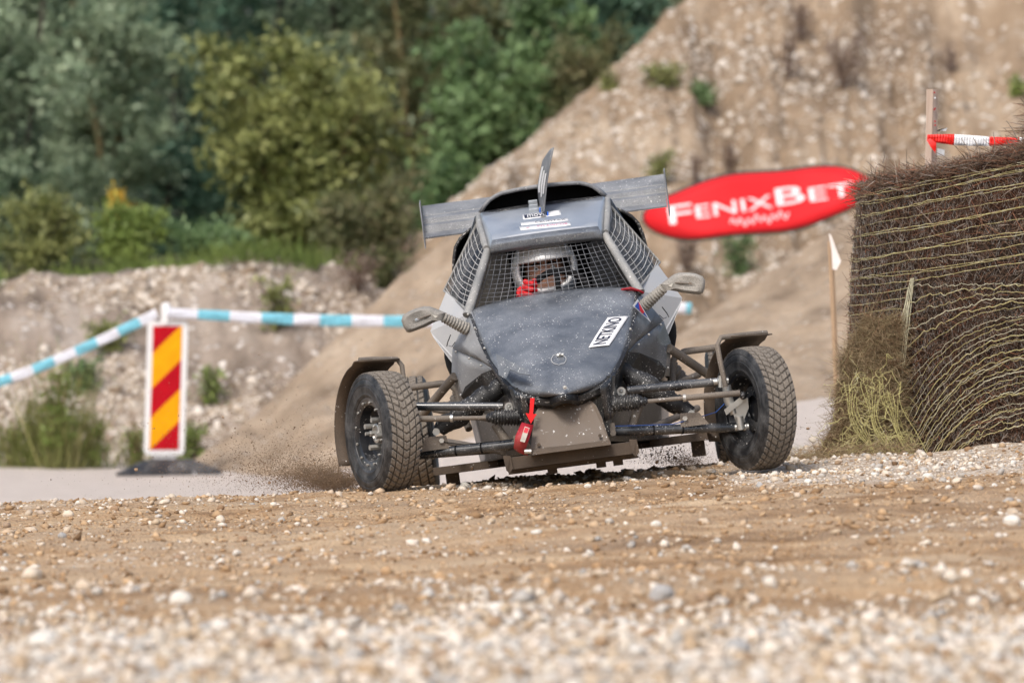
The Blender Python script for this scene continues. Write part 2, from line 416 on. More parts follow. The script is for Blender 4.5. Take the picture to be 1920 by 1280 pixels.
HEAPS = {}
def heap(name, x0, x1, nx, base, top, Yb, Yt, back, mat, amp, seed, nrow=46, bulge=0.0, gully=0.0):
    """a heap of earth: photograph columns x0..x1; base/top rows given as (column, row) lists, with the depth of the foot and of the crest"""
    P = []
    cols = np.linspace(x0, x1, nx); ts = np.linspace(0, 1, nrow)
    for t in ts:
        row = []
        for c in cols:
            pb, pt = pl(c, base), pl(c, top); yb, yt = pl(c, Yb), pl(c, Yt)
            te = t + bulge * math.sin(math.pi * t)
            row.append(at(c, pb + (pt - pb) * te, yb + (yt - yb) * t))
        P.append(row)
    last = P[-1]; nb = 10
    for k in range(1, nb + 1):
        u = k / nb
        P.append([Vector((p.x * (1 + .05 * u), p.y + back[0] * u, p.z - (p.z - back[1]) * u * u if back[1] is not None else p.z)) for p in last])
    A = np.array([[tuple(p) for p in r] for r in P])
    n = fbm(A * .9, 5, seed) - .5; n2 = fbm(A * 4.5, 3, seed + 7) - .5
    if gully:
        tt = np.linspace(0, 1.2, A.shape[0])[:, None]; cc = np.linspace(0, 1, nx)[None]
        gl = fbm(np.stack([(cc + .04 * tt) * (x1 - x0) / 60. + 0 * tt, tt * 2.2 + 0 * cc, 0 * tt + 0 * cc], -1), 4, seed + 19) - .5
        A[..., 2] += gl * gully * np.clip(np.sin(np.clip(tt, 0, 1) * math.pi), 0, 1) ** .5
    edge = np.ones(A.shape[:2]); edge[0] = .2
    A[..., 2] += (n * amp + n2 * amp * .25) * edge; A[..., 1] += n2 * amp * .5 * edge
    ny = A.shape[0]; ii = (np.arange(ny - 1)[:, None] * nx + np.arange(nx - 1)[None]).ravel()
    o = np_mesh(name, A.reshape(-1, 3), np.stack([ii, ii + 1, ii + nx + 1, ii + nx], -1), mat, smooth=True)
    tag(o, kind='structure'); HEAPS[name] = (A, nrow); return o
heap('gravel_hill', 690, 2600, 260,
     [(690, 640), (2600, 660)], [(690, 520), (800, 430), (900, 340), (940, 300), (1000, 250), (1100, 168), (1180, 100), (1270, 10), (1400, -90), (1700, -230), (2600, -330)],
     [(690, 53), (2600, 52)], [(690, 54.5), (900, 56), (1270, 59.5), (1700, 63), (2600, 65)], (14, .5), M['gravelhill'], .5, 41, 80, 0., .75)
heap('gravel_bank', -700, 780, 150,
     [(-700, 895), (250, 893), (380, 880), (780, 870)], [(-700, 560), (0, 545), (90, 528), (200, 533), (280, 513), (450, 489), (560, 495), (640, 512), (690, 540), (780, 620)],
     [(-700, 43.2), (780, 44.5)], [(-700, 46.5), (450, 47.5), (780, 48)], (6, .55), M['gravelbank'], .4, 77, 60, .06, .35)
heap('sand_mound', 360, 1420, 130,
     [(360, 900), (420, 900), (1420, 830)], [(360, 872), (390, 858), (420, 835), (500, 758), (835, 442), (900, 395), (960, 380), (1050, 420), (1150, 520), (1260, 640), (1420, 780)],
     [(360, 42.), (1420, 38)], [(360, 43.), (500, 44.2), (900, 46.5), (1260, 44), (1420, 40)], (6, -.6), M['sand'], .26, 91, 56, 0., .2)
heap('sand_ramp', 1190, 2500, 120,
     [(1190, 800), (1500, 796), (2500, 790)], [(1190, 720), (1250, 660), (1300, 600), (1450, 506), (1560, 436), (1640, 384), (1800, 300), (2500, 210)],
     [(1190, 36), (2500, 35)], [(1190, 39), (1300, 42), (2500, 45)], (6, -.3), M['sand'], .26, 113, 56, 0., .25)

# ---------------------------------------------------------------- stones
def ico(sub):
    import bmesh
    b = bmesh.new(); bmesh.ops.create_icosphere(b, subdivisions=sub, radius=1.0)
    v = np.array([tuple(x.co) for x in b.verts]); f = np.array([[q.index for q in p.verts] for p in b.faces]); b.free(); return v, f
OCTA = (np.array([(1, 0, 0), (-1, 0, 0), (0, 1, 0), (0, -1, 0), (0, 0, 1), (0, 0, -1.)]), np.array([(0, 2, 4), (2, 1, 4), (1, 3, 4), (3, 0, 4), (2, 0, 5), (1, 2, 5), (3, 1, 5), (0, 3, 5)]))
def stone_variants(sub, n, seed, rough=.35):
    v, f = ico(sub) if sub else OCTA; out = []
    for k in range(n):
        d = fbm(v * 1.1 + k * 7.3, 3, seed + k) - .5
        w = v * (1 + d * rough * 2.2)[:, None]
        r = np.random.RandomState(seed + k); w = w * np.array([1., r.uniform(.65, .95), r.uniform(.45, .75)])
        out.append(w)
    return out, f
def rand_rot(n, rs, flat=1.0):
    a = rs.uniform(0, 2 * math.pi, n); b = rs.normal(0, .35 * flat, n); c = rs.normal(0, .35 * flat, n)
    ca, sa, cb, sb, cc, sc_ = np.cos(a), np.sin(a), np.cos(b), np.sin(b), np.cos(c), np.sin(c)
    z = np.zeros(n); o = np.ones(n)
    Rz = np.stack([np.stack([ca, -sa, z], -1), np.stack([sa, ca, z], -1), np.stack([z, z, o], -1)], -2)
    Rx = np.stack([np.stack([o, z, z], -1), np.stack([z, cb, -sb], -1), np.stack([z, sb, cb], -1)], -2)
    Ry = np.stack([np.stack([cc, z, sc_], -1), np.stack([z, o, z], -1), np.stack([-sc_, z, cc], -1)], -2)
    return Rz @ Rx @ Ry
def stone_field(name, C, R, mat, sub, seed, parent=None, rough=.35, flat=1.0):
    rs = np.random.RandomState(seed); vs, f = stone_variants(sub, 7, seed, rough); n = len(C); nv = len(vs[0])
    k = rs.randint(0, 7, n); B = np.stack(vs)[k]
    Rm = rand_rot(n, rs, flat)
    W = np.einsum('nij,nkj->nki', Rm, B) * R[:, None, None] + C[:, None, :]
    Fq = (f[None] + (np.arange(n) * nv)[:, None, None]).reshape(-1, 3)
    o = np_mesh(name, W.reshape(-1, 3), Fq, mat, parent, smooth=True); tag(o, kind='stuff'); return o
M['pebble'] = m_island('limestone_gravel', [(.34, .25, .165), (.66, .60, .51), (.80, .73, .65), (.50, .385, .265), (.74, .68, .59), (.34, .335, .325), (.78, .745, .68), (.24, .14, .07), (.56, .46, .34), (.40, .28, .17)])
M['dirtclod'] = m_island('dirt_crumbs', [(.12, .066, .031), (.39, .24, .122), (.56, .39, .235), (.22, .128, .062), (.48, .32, .18), (.62, .52, .41)])
rs = np.random.RandomState(5)
def scatter(n, x0, x1, y0, y1, keep, seed):
    r = np.random.RandomState(seed); X = r.uniform(x0, x1, n); Y = r.uniform(y0, y1, n)
    half = Y * 0.108 + .15
    k = (np.abs(X) < half) & (r.uniform(0, 1, n) < keep(X, Y)); return X[k], Y[k], r
def in_bale(X, Y): return (X > 1.42) & (Y > 22.95)
X, Y, r_ = scatter(135000, -2.2, 2.2, 10.8, 15.6, lambda X, Y: .05 + .85 * gravel_mask(X, Y), 11)
R = np.clip(r_.lognormal(math.log(.0062), .66, len(X)), .0025, .034)
C = np.stack([X, Y, ground_z(X, Y) + R * .25], -1)
stone_field('loose_gravel', C, R * 1.12, M['pebble'], 0, 101)
X, Y, r_ = scatter(60000, -2.7, 2.7, 15.0, 24.8, lambda X, Y: .06 + .94 * gravel_mask(X, Y) ** 1.5, 12)
k = ~in_bale(X, Y); X, Y = X[k], Y[k]
R = np.clip(r_.lognormal(math.log(.0050), .62, len(X)), .002, .022)
C = np.stack([X, Y, ground_z(X, Y) + R * .25], -1)
stone_field('track_gravel', C, R, M['pebble'], 1, 102)
X, Y, r_ = scatter(44000, -2.7, 2.7, 11.5, 24.0, lambda X, Y: .25 + .75 * (1 - gravel_mask(X, Y)), 13)
k = ~in_bale(X, Y); X, Y = X[k], Y[k]
R = np.clip(r_.lognormal(math.log(.0042), .68, len(X)), .002, .030)
C = np.stack([X, Y, ground_z(X, Y) + R * .2], -1)
stone_field('dirt_crumbs', C, R, M['dirtclod'], 0, 103, rough=.55)
# gravel lying on the hillside and the bank
def heap_scatter(name, n, rmin, rmax, seed, mat):
    A, nrow = HEAPS[name]; r = np.random.RandomState(seed)
    i = r.uniform(0, nrow - 1.01, n); j = r.uniform(0, A.shape[1] - 1.01, n); a = i.astype(int); b = j.astype(int); fi = (i - a)[:, None]; fj = (j - b)[:, None]
    C = A[a, b] * (1 - fi) * (1 - fj) + A[a + 1, b] * fi * (1 - fj) + A[a, b + 1] * (1 - fi) * fj + A[a + 1, b + 1] * fi * fj
    dens = fbm(C * .8, 4, seed + 3); k = r.uniform(.38, .60, n) < dens; C = C[k]
    R = np.clip(r.lognormal(math.log(rmin), .5, len(C)), rmin * .5, rmax)
    return C, R
M['hillstone'] = m_island('hill_stones', [(.26, .19, .13), (.60, .53, .45), (.84, .79, .72), (.30, .23, .16), (.74, .68, .6), (.16, .11, .07), (.52, .44, .36)])
C, R = heap_scatter('gravel_hill', 30000, .022, .11, 5, None); stone_field('hillside_gravel', C, R, M['hillstone'], 0, 104)
C, R = heap_scatter('gravel_bank', 34000, .022, .10, 6, None); stone_field('bank_gravel', C, R, M['hillstone'], 0, 105)
# single stones big enough to pick out on the track in the plane of focus
vars_, f_ = stone_variants(3, 8, 300, .3); SM = []
M['stone'] = []
for nm, c in (('pale_stone', (.72, .68, .61)), ('cream_stone', (.66, .57, .46)), ('grey_stone', (.42, .41, .40)), ('brown_stone', (.36, .24, .15))):
    M['stone'].append(m_plain(nm, c, .85, var=.22, scale=70., spec=.25, bump=.5))
for k, v in enumerate(vars_):
    o = np_mesh('stone', v, f_, M['stone'][0], smooth=True); SM.append(o.data); bpy.data.objects.remove(o)
NAMES = ['pale', 'cream', 'grey', 'brown']
STONES = [
 (1177, 901, .022, 0, 'smooth white stone on the crest below the buggy skid plate'), (871, 914, .024, 0, 'flat white stone on the crest right of the left front wheel'),
 (1102, 914, .014, 0, 'small pale stone on the crest below the tow strap side'), (308, 945, .023, 1, 'round cream stone on the crest below the striped board'),
 (148, 946, .016, 0, 'small pale stone on the crest nearest the left edge'), (216, 957, .018, 3, 'brown stone just below the crest at left'),
 (128, 969, .022, 1, 'cream stone below the crest at far left'), (694, 928, .013, 0, 'pale stone touching the foot of the left front tyre'),
 (1515, 905, .017, 0, 'white stone on the crest right of the right front tyre'), (1640, 893, .016, 0, 'white stone at the foot of the spilled straw'),
 (1740, 897, .02, 0, 'pale stone in front of the bale foot'), (1795, 905, .022, 1, 'cream stone in front of the bale right of the pale one'),
 (1898, 983, .03, 0, 'large white stone near the right edge of the track'), (1424, 913, .017, 2, 'grey stone just below the right front tyre'),
 (413, 980, .026, 1, 'large cream stone on brown dirt below the left front wheel'), (455, 1015, .02, 3, 'brown stone on the dirt below the large cream stone'),
 (1006, 1002, .018, 0, 'pale flat stone on brown dirt at the centre of the track'), (116, 1008, .02, 2, 'grey stone on brown dirt near the left edge'),
 (1230, 986, .017, 0, 'white stone on brown dirt below the right wheel inner side'), (1716, 1062, .018, 2, 'grey stone on dirt below the bale'),
 (60, 1085, .036, 1, 'large blurred cream stone at the left edge of the foreground'), (335, 1130, .03, 0, 'blurred white stone in the near gravel at left'),
 (1240, 1124, .034, 2, 'blurred bluish grey stone at the edge of the near gravel'), (500, 1222, .034, 3, 'blurred brown stone in the near white gravel'),
 (80, 1210, .042, 0, 'largest blurred white stone at lower left'), (1384, 1226, .036, 2, 'blurred grey stone in the near gravel at lower right')]
def ray_ground(px, py):
    lo, hi = 9.0, 25.0
    for Yq in np.arange(9.5, 25, .02):
        p = at(px, py, Yq)
        if p.z <= gz(p.x, Yq): return p
    return at(px, py, 22.3)
for i, (px, py, r, k, lab) in enumerate(STONES):
    p = ray_ground(px, py); me = SM[i % 8]
    if k: me = me.copy(); me.materials.clear(); me.materials.append(M['stone'][k])
    o = link('stone', me); o.location = (p.x, p.y, gz(p.x, p.y) + r * .3); o.scale = (r, r, r); o.rotation_euler = (rnd.uniform(-.3, .3), rnd.uniform(-.3, .3), rnd.uniform(0, 6))
    tag(o, lab, 'stone', 'larger stones on the track')
# ---------------------------------------------------------------- the buggy
ROLL, YAW, ZB = math.radians(7.5), math.radians(1.0), 0.26
REF = at(1066, 800, 22.0)
ROT = Matrix.Rotation(-YAW, 4, 'Z') @ Matrix.Rotation(-ROLL, 4, 'Y')
ROOT_M = Matrix.Translation(REF) @ ROT @ Matrix.Translation((0, 0, -ZB))
CAR = empty('crosskart_buggy'); CAR.matrix_world = ROOT_M
tag(CAR, 'black single-seat off-road race buggy with wire-mesh windscreen and roof wing', 'race buggy')
AX_M = ROOT_M @ Matrix.Translation((0, 0, ZB))          # axle frame: x right, y back, z up
AX_I = AX_M.inverted()
def B(hx, lz, y):
    d = 22.0 + y
    return Vector((hx / F * d, y, (lz - 316.0) / F * d + 316.0 * 22.0 / F))
_c, _s = math.cos(ROLL), math.sin(ROLL)
def Lxz(px, py):
    dx, dy = px - 1066.0, 800.0 - py
    return dx * _c + dy * _s, -dx * _s + dy * _c
def Lp(px, py, y):
    return B(*Lxz(px, py), y)
def proj(p):
    w = AX_M @ Vector(p); return 960 + w.x / w.y * F, HOR - (w.z - HC) / w.y * F
def car(name, mb, mat, parent=None, smooth=True):
    return mb.build(name, mat, parent or CAR, smooth, (0, 0, ZB) if parent is None else None)
def sheet(name, rows, mat, t=.004, parent=None, smooth=True):
    return solidify(car(name, MB().grid(rows), mat, parent, smooth), t)
def mir(p, s): return Vector((p.x * s, p.y, p.z))

# hood -----------------------------------------------------------
HY = [-.315, -.305, -.285, -.25, -.19, -.05, .1, .3, .5, .53]
HW = [26, 44, 60, 77, 93, 110, 128, 144, 155, 156]
HZC = [61, 66, 73, 83, 99, 132, 169, 211, 250, 255]
HZE = [60, 63, 68, 76, 88, 110, 142, 187, 237, 241]
def hood_p(y, f, dz=0.):
    hw, zc, ze = np.interp(y, HY, HW), np.interp(y, HY, HZC), np.interp(y, HY, HZE)
    lz = zc - (zc - ze) * abs(f) ** 2.2
    yy = y + max(0, (-.02 - y)) * .32 * f * f
    p = B(hw * f, lz, yy); p.z += dz; return p
HYS = np.interp(np.linspace(0, 1, 46), [0, .3, 1], [-.315, -.22, .53])
rows = [[hood_p(y, f) for f in np.linspace(-1, 1, 33)] for y in HYS]
hood = sheet('hood', rows, M['carbon'], .006)
HOODTAB = [(0, y, f, *proj(hood_p(y, f))) for y in np.linspace(-.3, .53, 110) for f in np.linspace(-1.12, 1.12, 97)]
def hood_at(px, py, dz=.004):
    best = min(HOODTAB, key=lambda e: (e[3] - px) ** 2 + (e[4] - py) ** 2)
    return hood_p(best[1], best[2], dz) + Vector((0, -.003, 0))
# rolled lip round the hood
edge = [hood_p(y, -1) for y in HYS[::-1]] + [hood_p(-.315, f) for f in np.linspace(-1, 1, 21)[1:-1]] + [hood_p(y, 1) for y in HYS]
lip = []
for p in edge:
    k = np.interp(p.y, [-.315, -.2, .0, .2, .53], [.030, .046, .044, .022, .006])
    lip.append([p + Vector((0, -.001, .001)), p + Vector((p.x * .03, -.008 * k / .034, -k * .25)), p + Vector((p.x * .02, -.006 * k / .034, -k * .7)), p + Vector((-p.x * .10, .018, -k * 1.1))])
sheet('hood_lip', lip, M['rubber_black'], .004)
# cracked corner of the nose
mb = MB(); q = [Lp(930, 664, .02), Lp(952, 676, -.06), Lp(985, 692, -.17), Lp(996, 704, -.21), Lp(976, 702, -.18), Lp(958, 694, -.13), Lp(950, 712, -.10), Lp(936, 704, -.06)]
mb.slab([p + Vector((0, -.035, .004)) for p in q], (0, .006, -.002)); car('torn_nose_corner', mb, M['carbon_dusty'])
# hood pin with its wire loop
c = hood_at(1051, 668, .006)
mb = MB(); mb.tube([c + Vector((-.012, 0, 0)), c + Vector((.012, -.004, .001))], .006, 8); mb.ball(c + Vector((0, -.004, .004)), .008, 8); hp = car('hood_pin', mb, M['steel'])
mb = MB(); ring = [hood_at(1048 + 14 * math.cos(a), 676 + 10 * math.sin(a), .006) for a in np.linspace(0, 2 * math.pi, 22)]
mb.tube(ring, .0014, 5); car('lanyard', mb, M['wire_w'], hp)
mb = MB(); mb.ball(Lp(1061, 726, -.335), .006, 8); mb.tube([Lp(1061, 726, -.32), Lp(1061, 726, -.338)], .008, 8); car('nose_bolt', mb, M['steel'])

# flat print --------------------------------------------------------
def text_mesh(txt, shear=0., offset=0.0):
    cu = bpy.data.curves.new('print', 'FONT'); cu.body = txt; cu.shear = shear; cu.offset = offset; cu.resolution_u = 3
    o = bpy.data.objects.new('print', cu); COL.objects.link(o)
    dg = bpy.context.evaluated_depsgraph_get(); me = bpy.data.meshes.new_from_object(o.evaluated_get(dg))
    v = np.array([tuple(x.co) for x in me.vertices]); f = [tuple(p.vertices) for p in me.polygons]
    bpy.data.objects.remove(o); bpy.data.curves.remove(cu); bpy.data.meshes.remove(me)
    return v, f
def quad_fn(bl, br, tr, tl):
    bl, br, tr, tl = map(Vector, (bl, br, tr, tl)); n = (br - bl).cross(tl - bl).normalized()
    def fn(u, v, off=0.):
        return bl * (1 - u) * (1 - v) + br * u * (1 - v) + tr * u * v + tl * (1 - u) * v + n * off
    return fn
def put_text(mb, fn, txt, u0, u1, v0, v1, off=.0015, **kw):
    v, f = text_mesh(txt, **kw)
    a, b = v.min(0), v.max(0)
    P = [fn(u0 + (u1 - u0) * (x[0] - a[0]) / (b[0] - a[0]), v0 + (v1 - v0) * (x[1] - a[1]) / (b[1] - a[1]), off) for x in v]
    mb.add(P, f)
def panel(fn, n=8, m=3):
    mb = MB(); mb.grid([[fn(u, v) for u in np.linspace(0, 1, n)] for v in np.linspace(0, 1, m)]); return mb
HQ = [min(HOODTAB, key=lambda e, q=q: (e[3] - q[0]) ** 2 + (e[4] - q[1]) ** 2)[1:3] for q in ((1142, 651), (1178, 595), (1140, 598), (1105, 655))]
def fn(u, v, off=0.):
    w = ((1 - u) * (1 - v), u * (1 - v), u * v, (1 - u) * v); y = sum(a * q[0] for a, q in zip(w, HQ)); f = sum(a * q[1] for a, q in zip(w, HQ))
    return hood_p(y, f, .007 + off) + Vector((0, -.003, 0))
st = solidify(car('hood_sticker', panel(fn, 20, 8), M['white']), .0012); tag(st, 'white sticker with dark letters along the hood edge')
mb = MB(); put_text(mb, fn, 'NETKINO', .05, .94, .2, .85, .003, offset=.012); car('lettering', mb, M['ink'], st, False)

# side panels, both sides ---------------------------------------------
for s in (-1, 1):
    top = [(155, 240, .5), (143, 185, .3), (127, 139, .1), (109, 106, -.05)]
    mid = [(199, 174, .555), (170, 158, .42), (145, 142, .3), (122, 122, .12)]
    low = [(207, 130, .66), (196, 70, .62), (152, 76, .46), (116, 88, .28)]
    def ln(a, b, n=5): return [[mir(B(*(np.array(p) * (1 - t) + np.array(q) * t)), s) for p, q in zip(a, b)] for t in np.linspace(0, 1, n)]
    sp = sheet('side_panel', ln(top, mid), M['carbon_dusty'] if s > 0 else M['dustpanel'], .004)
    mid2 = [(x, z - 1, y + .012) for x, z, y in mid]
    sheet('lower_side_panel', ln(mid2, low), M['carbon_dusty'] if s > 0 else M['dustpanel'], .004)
    flap = [(118, 128, .06), (150, 120, .16), (184, 100, .27), (194, 84, .3), (188, 70, .3), (174, 60, .28), (150, 76, .2), (127, 92, .1)]
    mb = MB(); mb.slab([mir(B(*p), s) for p in flap], (0, .006, 0)); car('mud_flap', mb, M['rubber_black'], smooth=False)
    # flank of the nose under the hood edge
    sheet('nose_flank', ln([(70, 68, -.262), (90, 80, -.185), (108, 102, -.05), (124, 132, .08)], [(70, 2, -.20), (84, 4, -.16), (98, 26, -.04), (112, 72, .12)], 6), M['carbon_clean'], .004)
    # pale door panel
    mb = MB(); dp = [(200, 280, .98), (238, 212, .86), (234, 200, .82), (205, 148, .66), (198, 150, .62), (186, 176, .57), (163, 214, .535), (158, 236, .54)]
    mb.slab([mir(B(*p), s) for p in dp], (0, .006, .002)); d_ = car('door_panel', mb, M['whitepanel'], smooth=False)
    mb = MB(); mb.tube([mir(B(200, 200, .60), s), mir(B(207, 188, .615), s), mir(B(210, 180, .635), s)], .0022, 6); car('panel_strap', mb, M['tube_dark'], d_)
    mb = MB(); mb.tube([mir(B(193, 186, .565), s), mir(B(200, 178, .575), s), mir(B(206, 180, .60), s)], .0016, 6); car('panel_strap', mb, M['tube_dark'], d_)
    # dark tank bulge behind the door
    mb = MB(); c = mir(B(186, 160, 1.0), s)
    mb.ball(c, (.072, .26, .125), 20); car('side_pod', mb, M['black'])
    # rear side intake arch
    prof = [(136, 394), (147, 388), (162, 377), (173, 362), (179, 340), (182, 318), (180, 300), (172, 292)]
    sheet('side_intake', [[mir(B(x - .9 * k, z, 1.2 + .06 * k), s) for (x, z) in prof] for k in (0, 1, 3, 5)], M['rubber_black'], .012)
    mb = MB(); mb.slab([mir(B(x, z, 1.32), s) for x, z in prof] + [mir(B(130, 300, 1.32), s)], (0, .01, 0)); car('intake_duct', mb, M['black'])

for s in (-1, 1):                                            # panel fasteners
    for x, z, y in ((160, 232, .5), (150, 205, .38), (136, 165, .2), (192, 166, .53), (168, 150, .40), (147, 134, .29), (200, 120, .62), (194, 84, .60), (168, 84, .48)):
        p = mir(B(x, z, y), s) + Vector((s * .004, -.012, .004)); mb = MB(); mb.ball(p, (.0055, .0045, .0055), 8); car('fastener', mb, M['steel'])
# tub, floor, skid plate ------------------------------------------------
sec = [(-.16, 100, 84, 72, -36), (.2, 122, 112, 92, -40), (.6, 178, 150, 160, -44), (1.2, 200, 190, 178, -48), (1.6, 150, 200, 140, -40)]
rows = []
for y, wt, zt, wb, zb in sec:
    pts = [(-wt * .5, zt + 4), (-wt, zt), (-(wt * .6 + wb * .4), (zt + zb) / 2), (-wb, zb), (0, zb - 2), (wb, zb), ((wt * .6 + wb * .4), (zt + zb) / 2), (wt, zt), (wt * .5, zt + 4)]
    rows.append([B(x, z, y) for x, z in pts])
mb = MB().grid(rows); mb.add(rows[0], [tuple(range(9))]); car('tub', mb, M['carbon_clean'])
sk = [(-73, -36, -.30), (-74, -32, -.30), (-66, 8, -.25), (-58, 33, -.21), (-47, 48, -.19), (-38, 53, -.185), (38, 53, -.185), (47, 48, -.19), (58, 33, -.21), (66, 8, -.25), (74, -32, -.30), (73, -36, -.30)]
mb = MB(); mb.slab([B(*p) for p in sk], (0, .008, 0)); skid = car('skid_plate', mb, M['skid'], smooth=False)
mb = MB(); mb.box(B(0, -40, -.27), (.31, .09, .012)); mb.box(B(0, -37, -.305), (.305, .012, .012)); car('skid_fold', mb, M['skid'], skid)
for x, z, y in ((0, 45, -.195), (-58, -26, -.298), (58, -24, -.298)):
    mb = MB(); p = B(x, z, y); mb.tube([p, p + Vector((0, -.008, 0))], .007, 8); car('bolt', mb, M['mud'], skid)
mb = MB(); mb.box(B(0, -54, -.20), (.50, .07, .045)); mb.box(B(0, -68, -.12), (.46, .10, .012)); mb.box(B(0, -62, .3), (.5, .9, .02))
cm = car('floor_crossmember', mb, M['mud'])
for k, x in enumerate((-118, 121)):
    mb = MB(); mb.slab([B(x - 10, -38, -.245), B(x + 4, -40, -.245), B(x + 6, -64, -.245), B(x - 2, -72, -.24), B(x - 7, -66, -.245)], (0, .006, 0)); car('bracket', mb, M['mud'], cm, False)
for x in (-40, 52, 84):
    mb = MB(); mb.box(B(x, -74, -.1), (.038, .006, .04)); car('tab', mb, M['mud'], cm)
mb = MB(); mb.slab([B(-262, -58, .75), B(262, -58, .75), B(240, -54, 1.5), B(-240, -54, 1.5)], (0, 0, .022)); mb.box(B(-205, -50, .72), (.26, .03, .03)); mb.box(B(205, -50, .72), (.26, .03, .03))
car('undertray', mb, M['mud'])
for s in (-1, 1):
    mb = MB(); mb.box(B(s * 232, -72, .8), (.055, .01, .06)); car('undertray_tab', mb, M['mud'])

# wheels ------------------------------------------------------------------
def tyre_mesh(nblk=46, w=.066, R=.242, per=8):
    prof = [(-.050, .137), (-.060, .142), (-.0655, .152), (-.0650, .154), (-w - .003, .168), (-w - .0045, .184), (-w - .0025, .1865), (-w - .004, .189), (-w - .003, .206), (-w + .000, .2105), (-w - .001, .213), (-w + .001, .221), (-w + .005, .229)]
    tr = np.linspace(-w + .008, w - .008, 57)
    full = [(p, 0) for p in prof]
    for x in tr: full.append(((x, R - .006 * (abs(x) / w) ** 2.6 - .002), 1))
    full += [((-p[0], p[1]), 0) for p in prof[::-1]]
    m = len(full); n = nblk * per
    A = np.array([f[0] for f in full]); isT = np.array([f[1] for f in full])
    ang = np.arange(n) * 2 * math.pi / n
    X = np.repeat(A[None, :, 0], n, 0); Rr = np.repeat(A[None, :, 1], n, 0).copy()
    ph = ang[:, None] * nblk / (2 * math.pi)
    ch = (ph + np.abs(X) / w * 1.5 + .5 * (np.floor((X + w) / (.4 * w)) % 2) * .0) % 1.0
    lat = (ch < .2) & (np.abs(X) < w * .93)
    gr = np.zeros_like(X, bool)
    for g in (-.60, -.20, .20, .60): gr |= np.abs(X - g * w) < .0022
    T = (isT[None] > 0)
    Rr -= np.where(T & gr, .0075, 0); Rr -= np.where(T & lat & ~gr, .0058, 0)
    V = np.stack([X, Rr * np.cos(ang)[:, None], Rr * np.sin(ang)[:, None]], -1).reshape(-1, 3)
    k = np.arange(n); k2 = (k + 1) % n; i = np.arange(m - 1)
    Fq = np.stack([k[:, None] * m + i, k[:, None] * m + i + 1, k2[:, None] * m + i + 1, k2[:, None] * m + i], -1).reshape(-1, 4)
    return V, Fq
def m_tyre():
    t = MT('worn_tyre_rubber'); co = t.co()
    sep = t.n('SeparateXYZ'); t.L(co, sep.inputs[0])
    r = t.math('SQRT', t.math('ADD', t.math('MULTIPLY', sep.outputs[1], sep.outputs[1]), t.math('MULTIPLY', sep.outputs[2], sep.outputs[2])))
    n = t.noise(14., 5, .6, co); n2 = t.noise(120., 3, .6, co)
    # ground dirt clings to the outer faces of the blocks, the grooves stay black
    lo = t.ramp(r, [(.2325, 0.), (.2352, 1.)])
    crown = t.math('MULTIPLY', lo, t.ramp(n, [(.2, .75), (.6, 1.)]))
    mud = t.ramp(n2, [(.3, (.13, .112, .092)), (.7, (.255, .22, .182))])
    sw = t.math('MULTIPLY', t.ramp(n, [(.42, 0.), (.72, .55)]), t.ramp(n2, [(.3, .4), (.7, 1.)]))
    c = t.mix(sw, (.010, .011, .013), (.2, .2, .2)); c = t.mix(crown, c, mud)
    t.set('Base Color', c); t.set('Roughness', t.ramp(crown, [(0., .5), (1., .9)])); t.bump(n2, .3, .002)
    return t.m
M['tyre'] = m_tyre()
TV, TF = tyre_mesh(); _o = np_mesh('tyre', TV, TF, M['tyre'], smooth=True); TYRE = _o.data; bpy.data.objects.remove(_o)
TYRE.set_sharp_from_angle(angle=math.radians(32))
STEER = math.radians(24.5)
axisX = Vector((math.cos(STEER), math.sin(STEER), .045)).normalized()
axisZ = Vector((-.045, 0, 1)); axisZ = (axisZ - axisX * axisZ.dot(axisX)).normalized(); axisY = axisZ.cross(axisX)
WROT = Matrix((axisX, axisY, axisZ)).transposed().to_4x4()
def wheel_parts(w, outer):
    """outer = side (+1/-1 along x) on which the dished face lies"""
    s = outer
    link('tyre', TYRE, w)
    mb = MB(); pr = [(.052, .133), (.058, .131), (.057, .122), (.053, .108), (.050, .103), (.030, .100), (.012, .097), (.008, .088), (.006, .06), (.010, .045), (.010, 0.001)]
    mb.lathe([(s * x, r * 1.07) for x, r in pr], 48)
    pr2 = [(-.052, .133), (-.058, .131), (-.055, .121), (-.045, .116), (-.010, .112), (.004, .100), (.002, .06), (.002, .001)]
    mb.lathe([(s * x, r * 1.07) for x, r in pr2], 48)
    rim = mb.build('rim', M['rim'], w)
    for k in range(12):
        a = 2 * math.pi * (k + .35) / 12; p = Vector((s * .0565, .1225 * math.cos(a), .1225 * math.sin(a)))
        mb = MB(); mb.tube([p, p + Vector((s * .006, 0, 0))], .0052, 6); mb.build('bolt', M['steel'], w)
    return rim
def wheel(name_label, center, rot, outer):
    w = bpy.data.objects.new('wheel', None); COL.objects.link(w); w.parent = CAR
    Mw = Matrix.Translation(AX_M @ center) @ rot
    w.matrix_basis = ROOT_M.inverted() @ Mw; w.empty_display_size = .1
    wheel_parts(w, outer); return w
CL, CR = Lp(717, 811.5, 0.), Lp(1416.5, 765, 0.)
wl = wheel('', CL, WROT, -1); wr = wheel('', CR, WROT, 1)
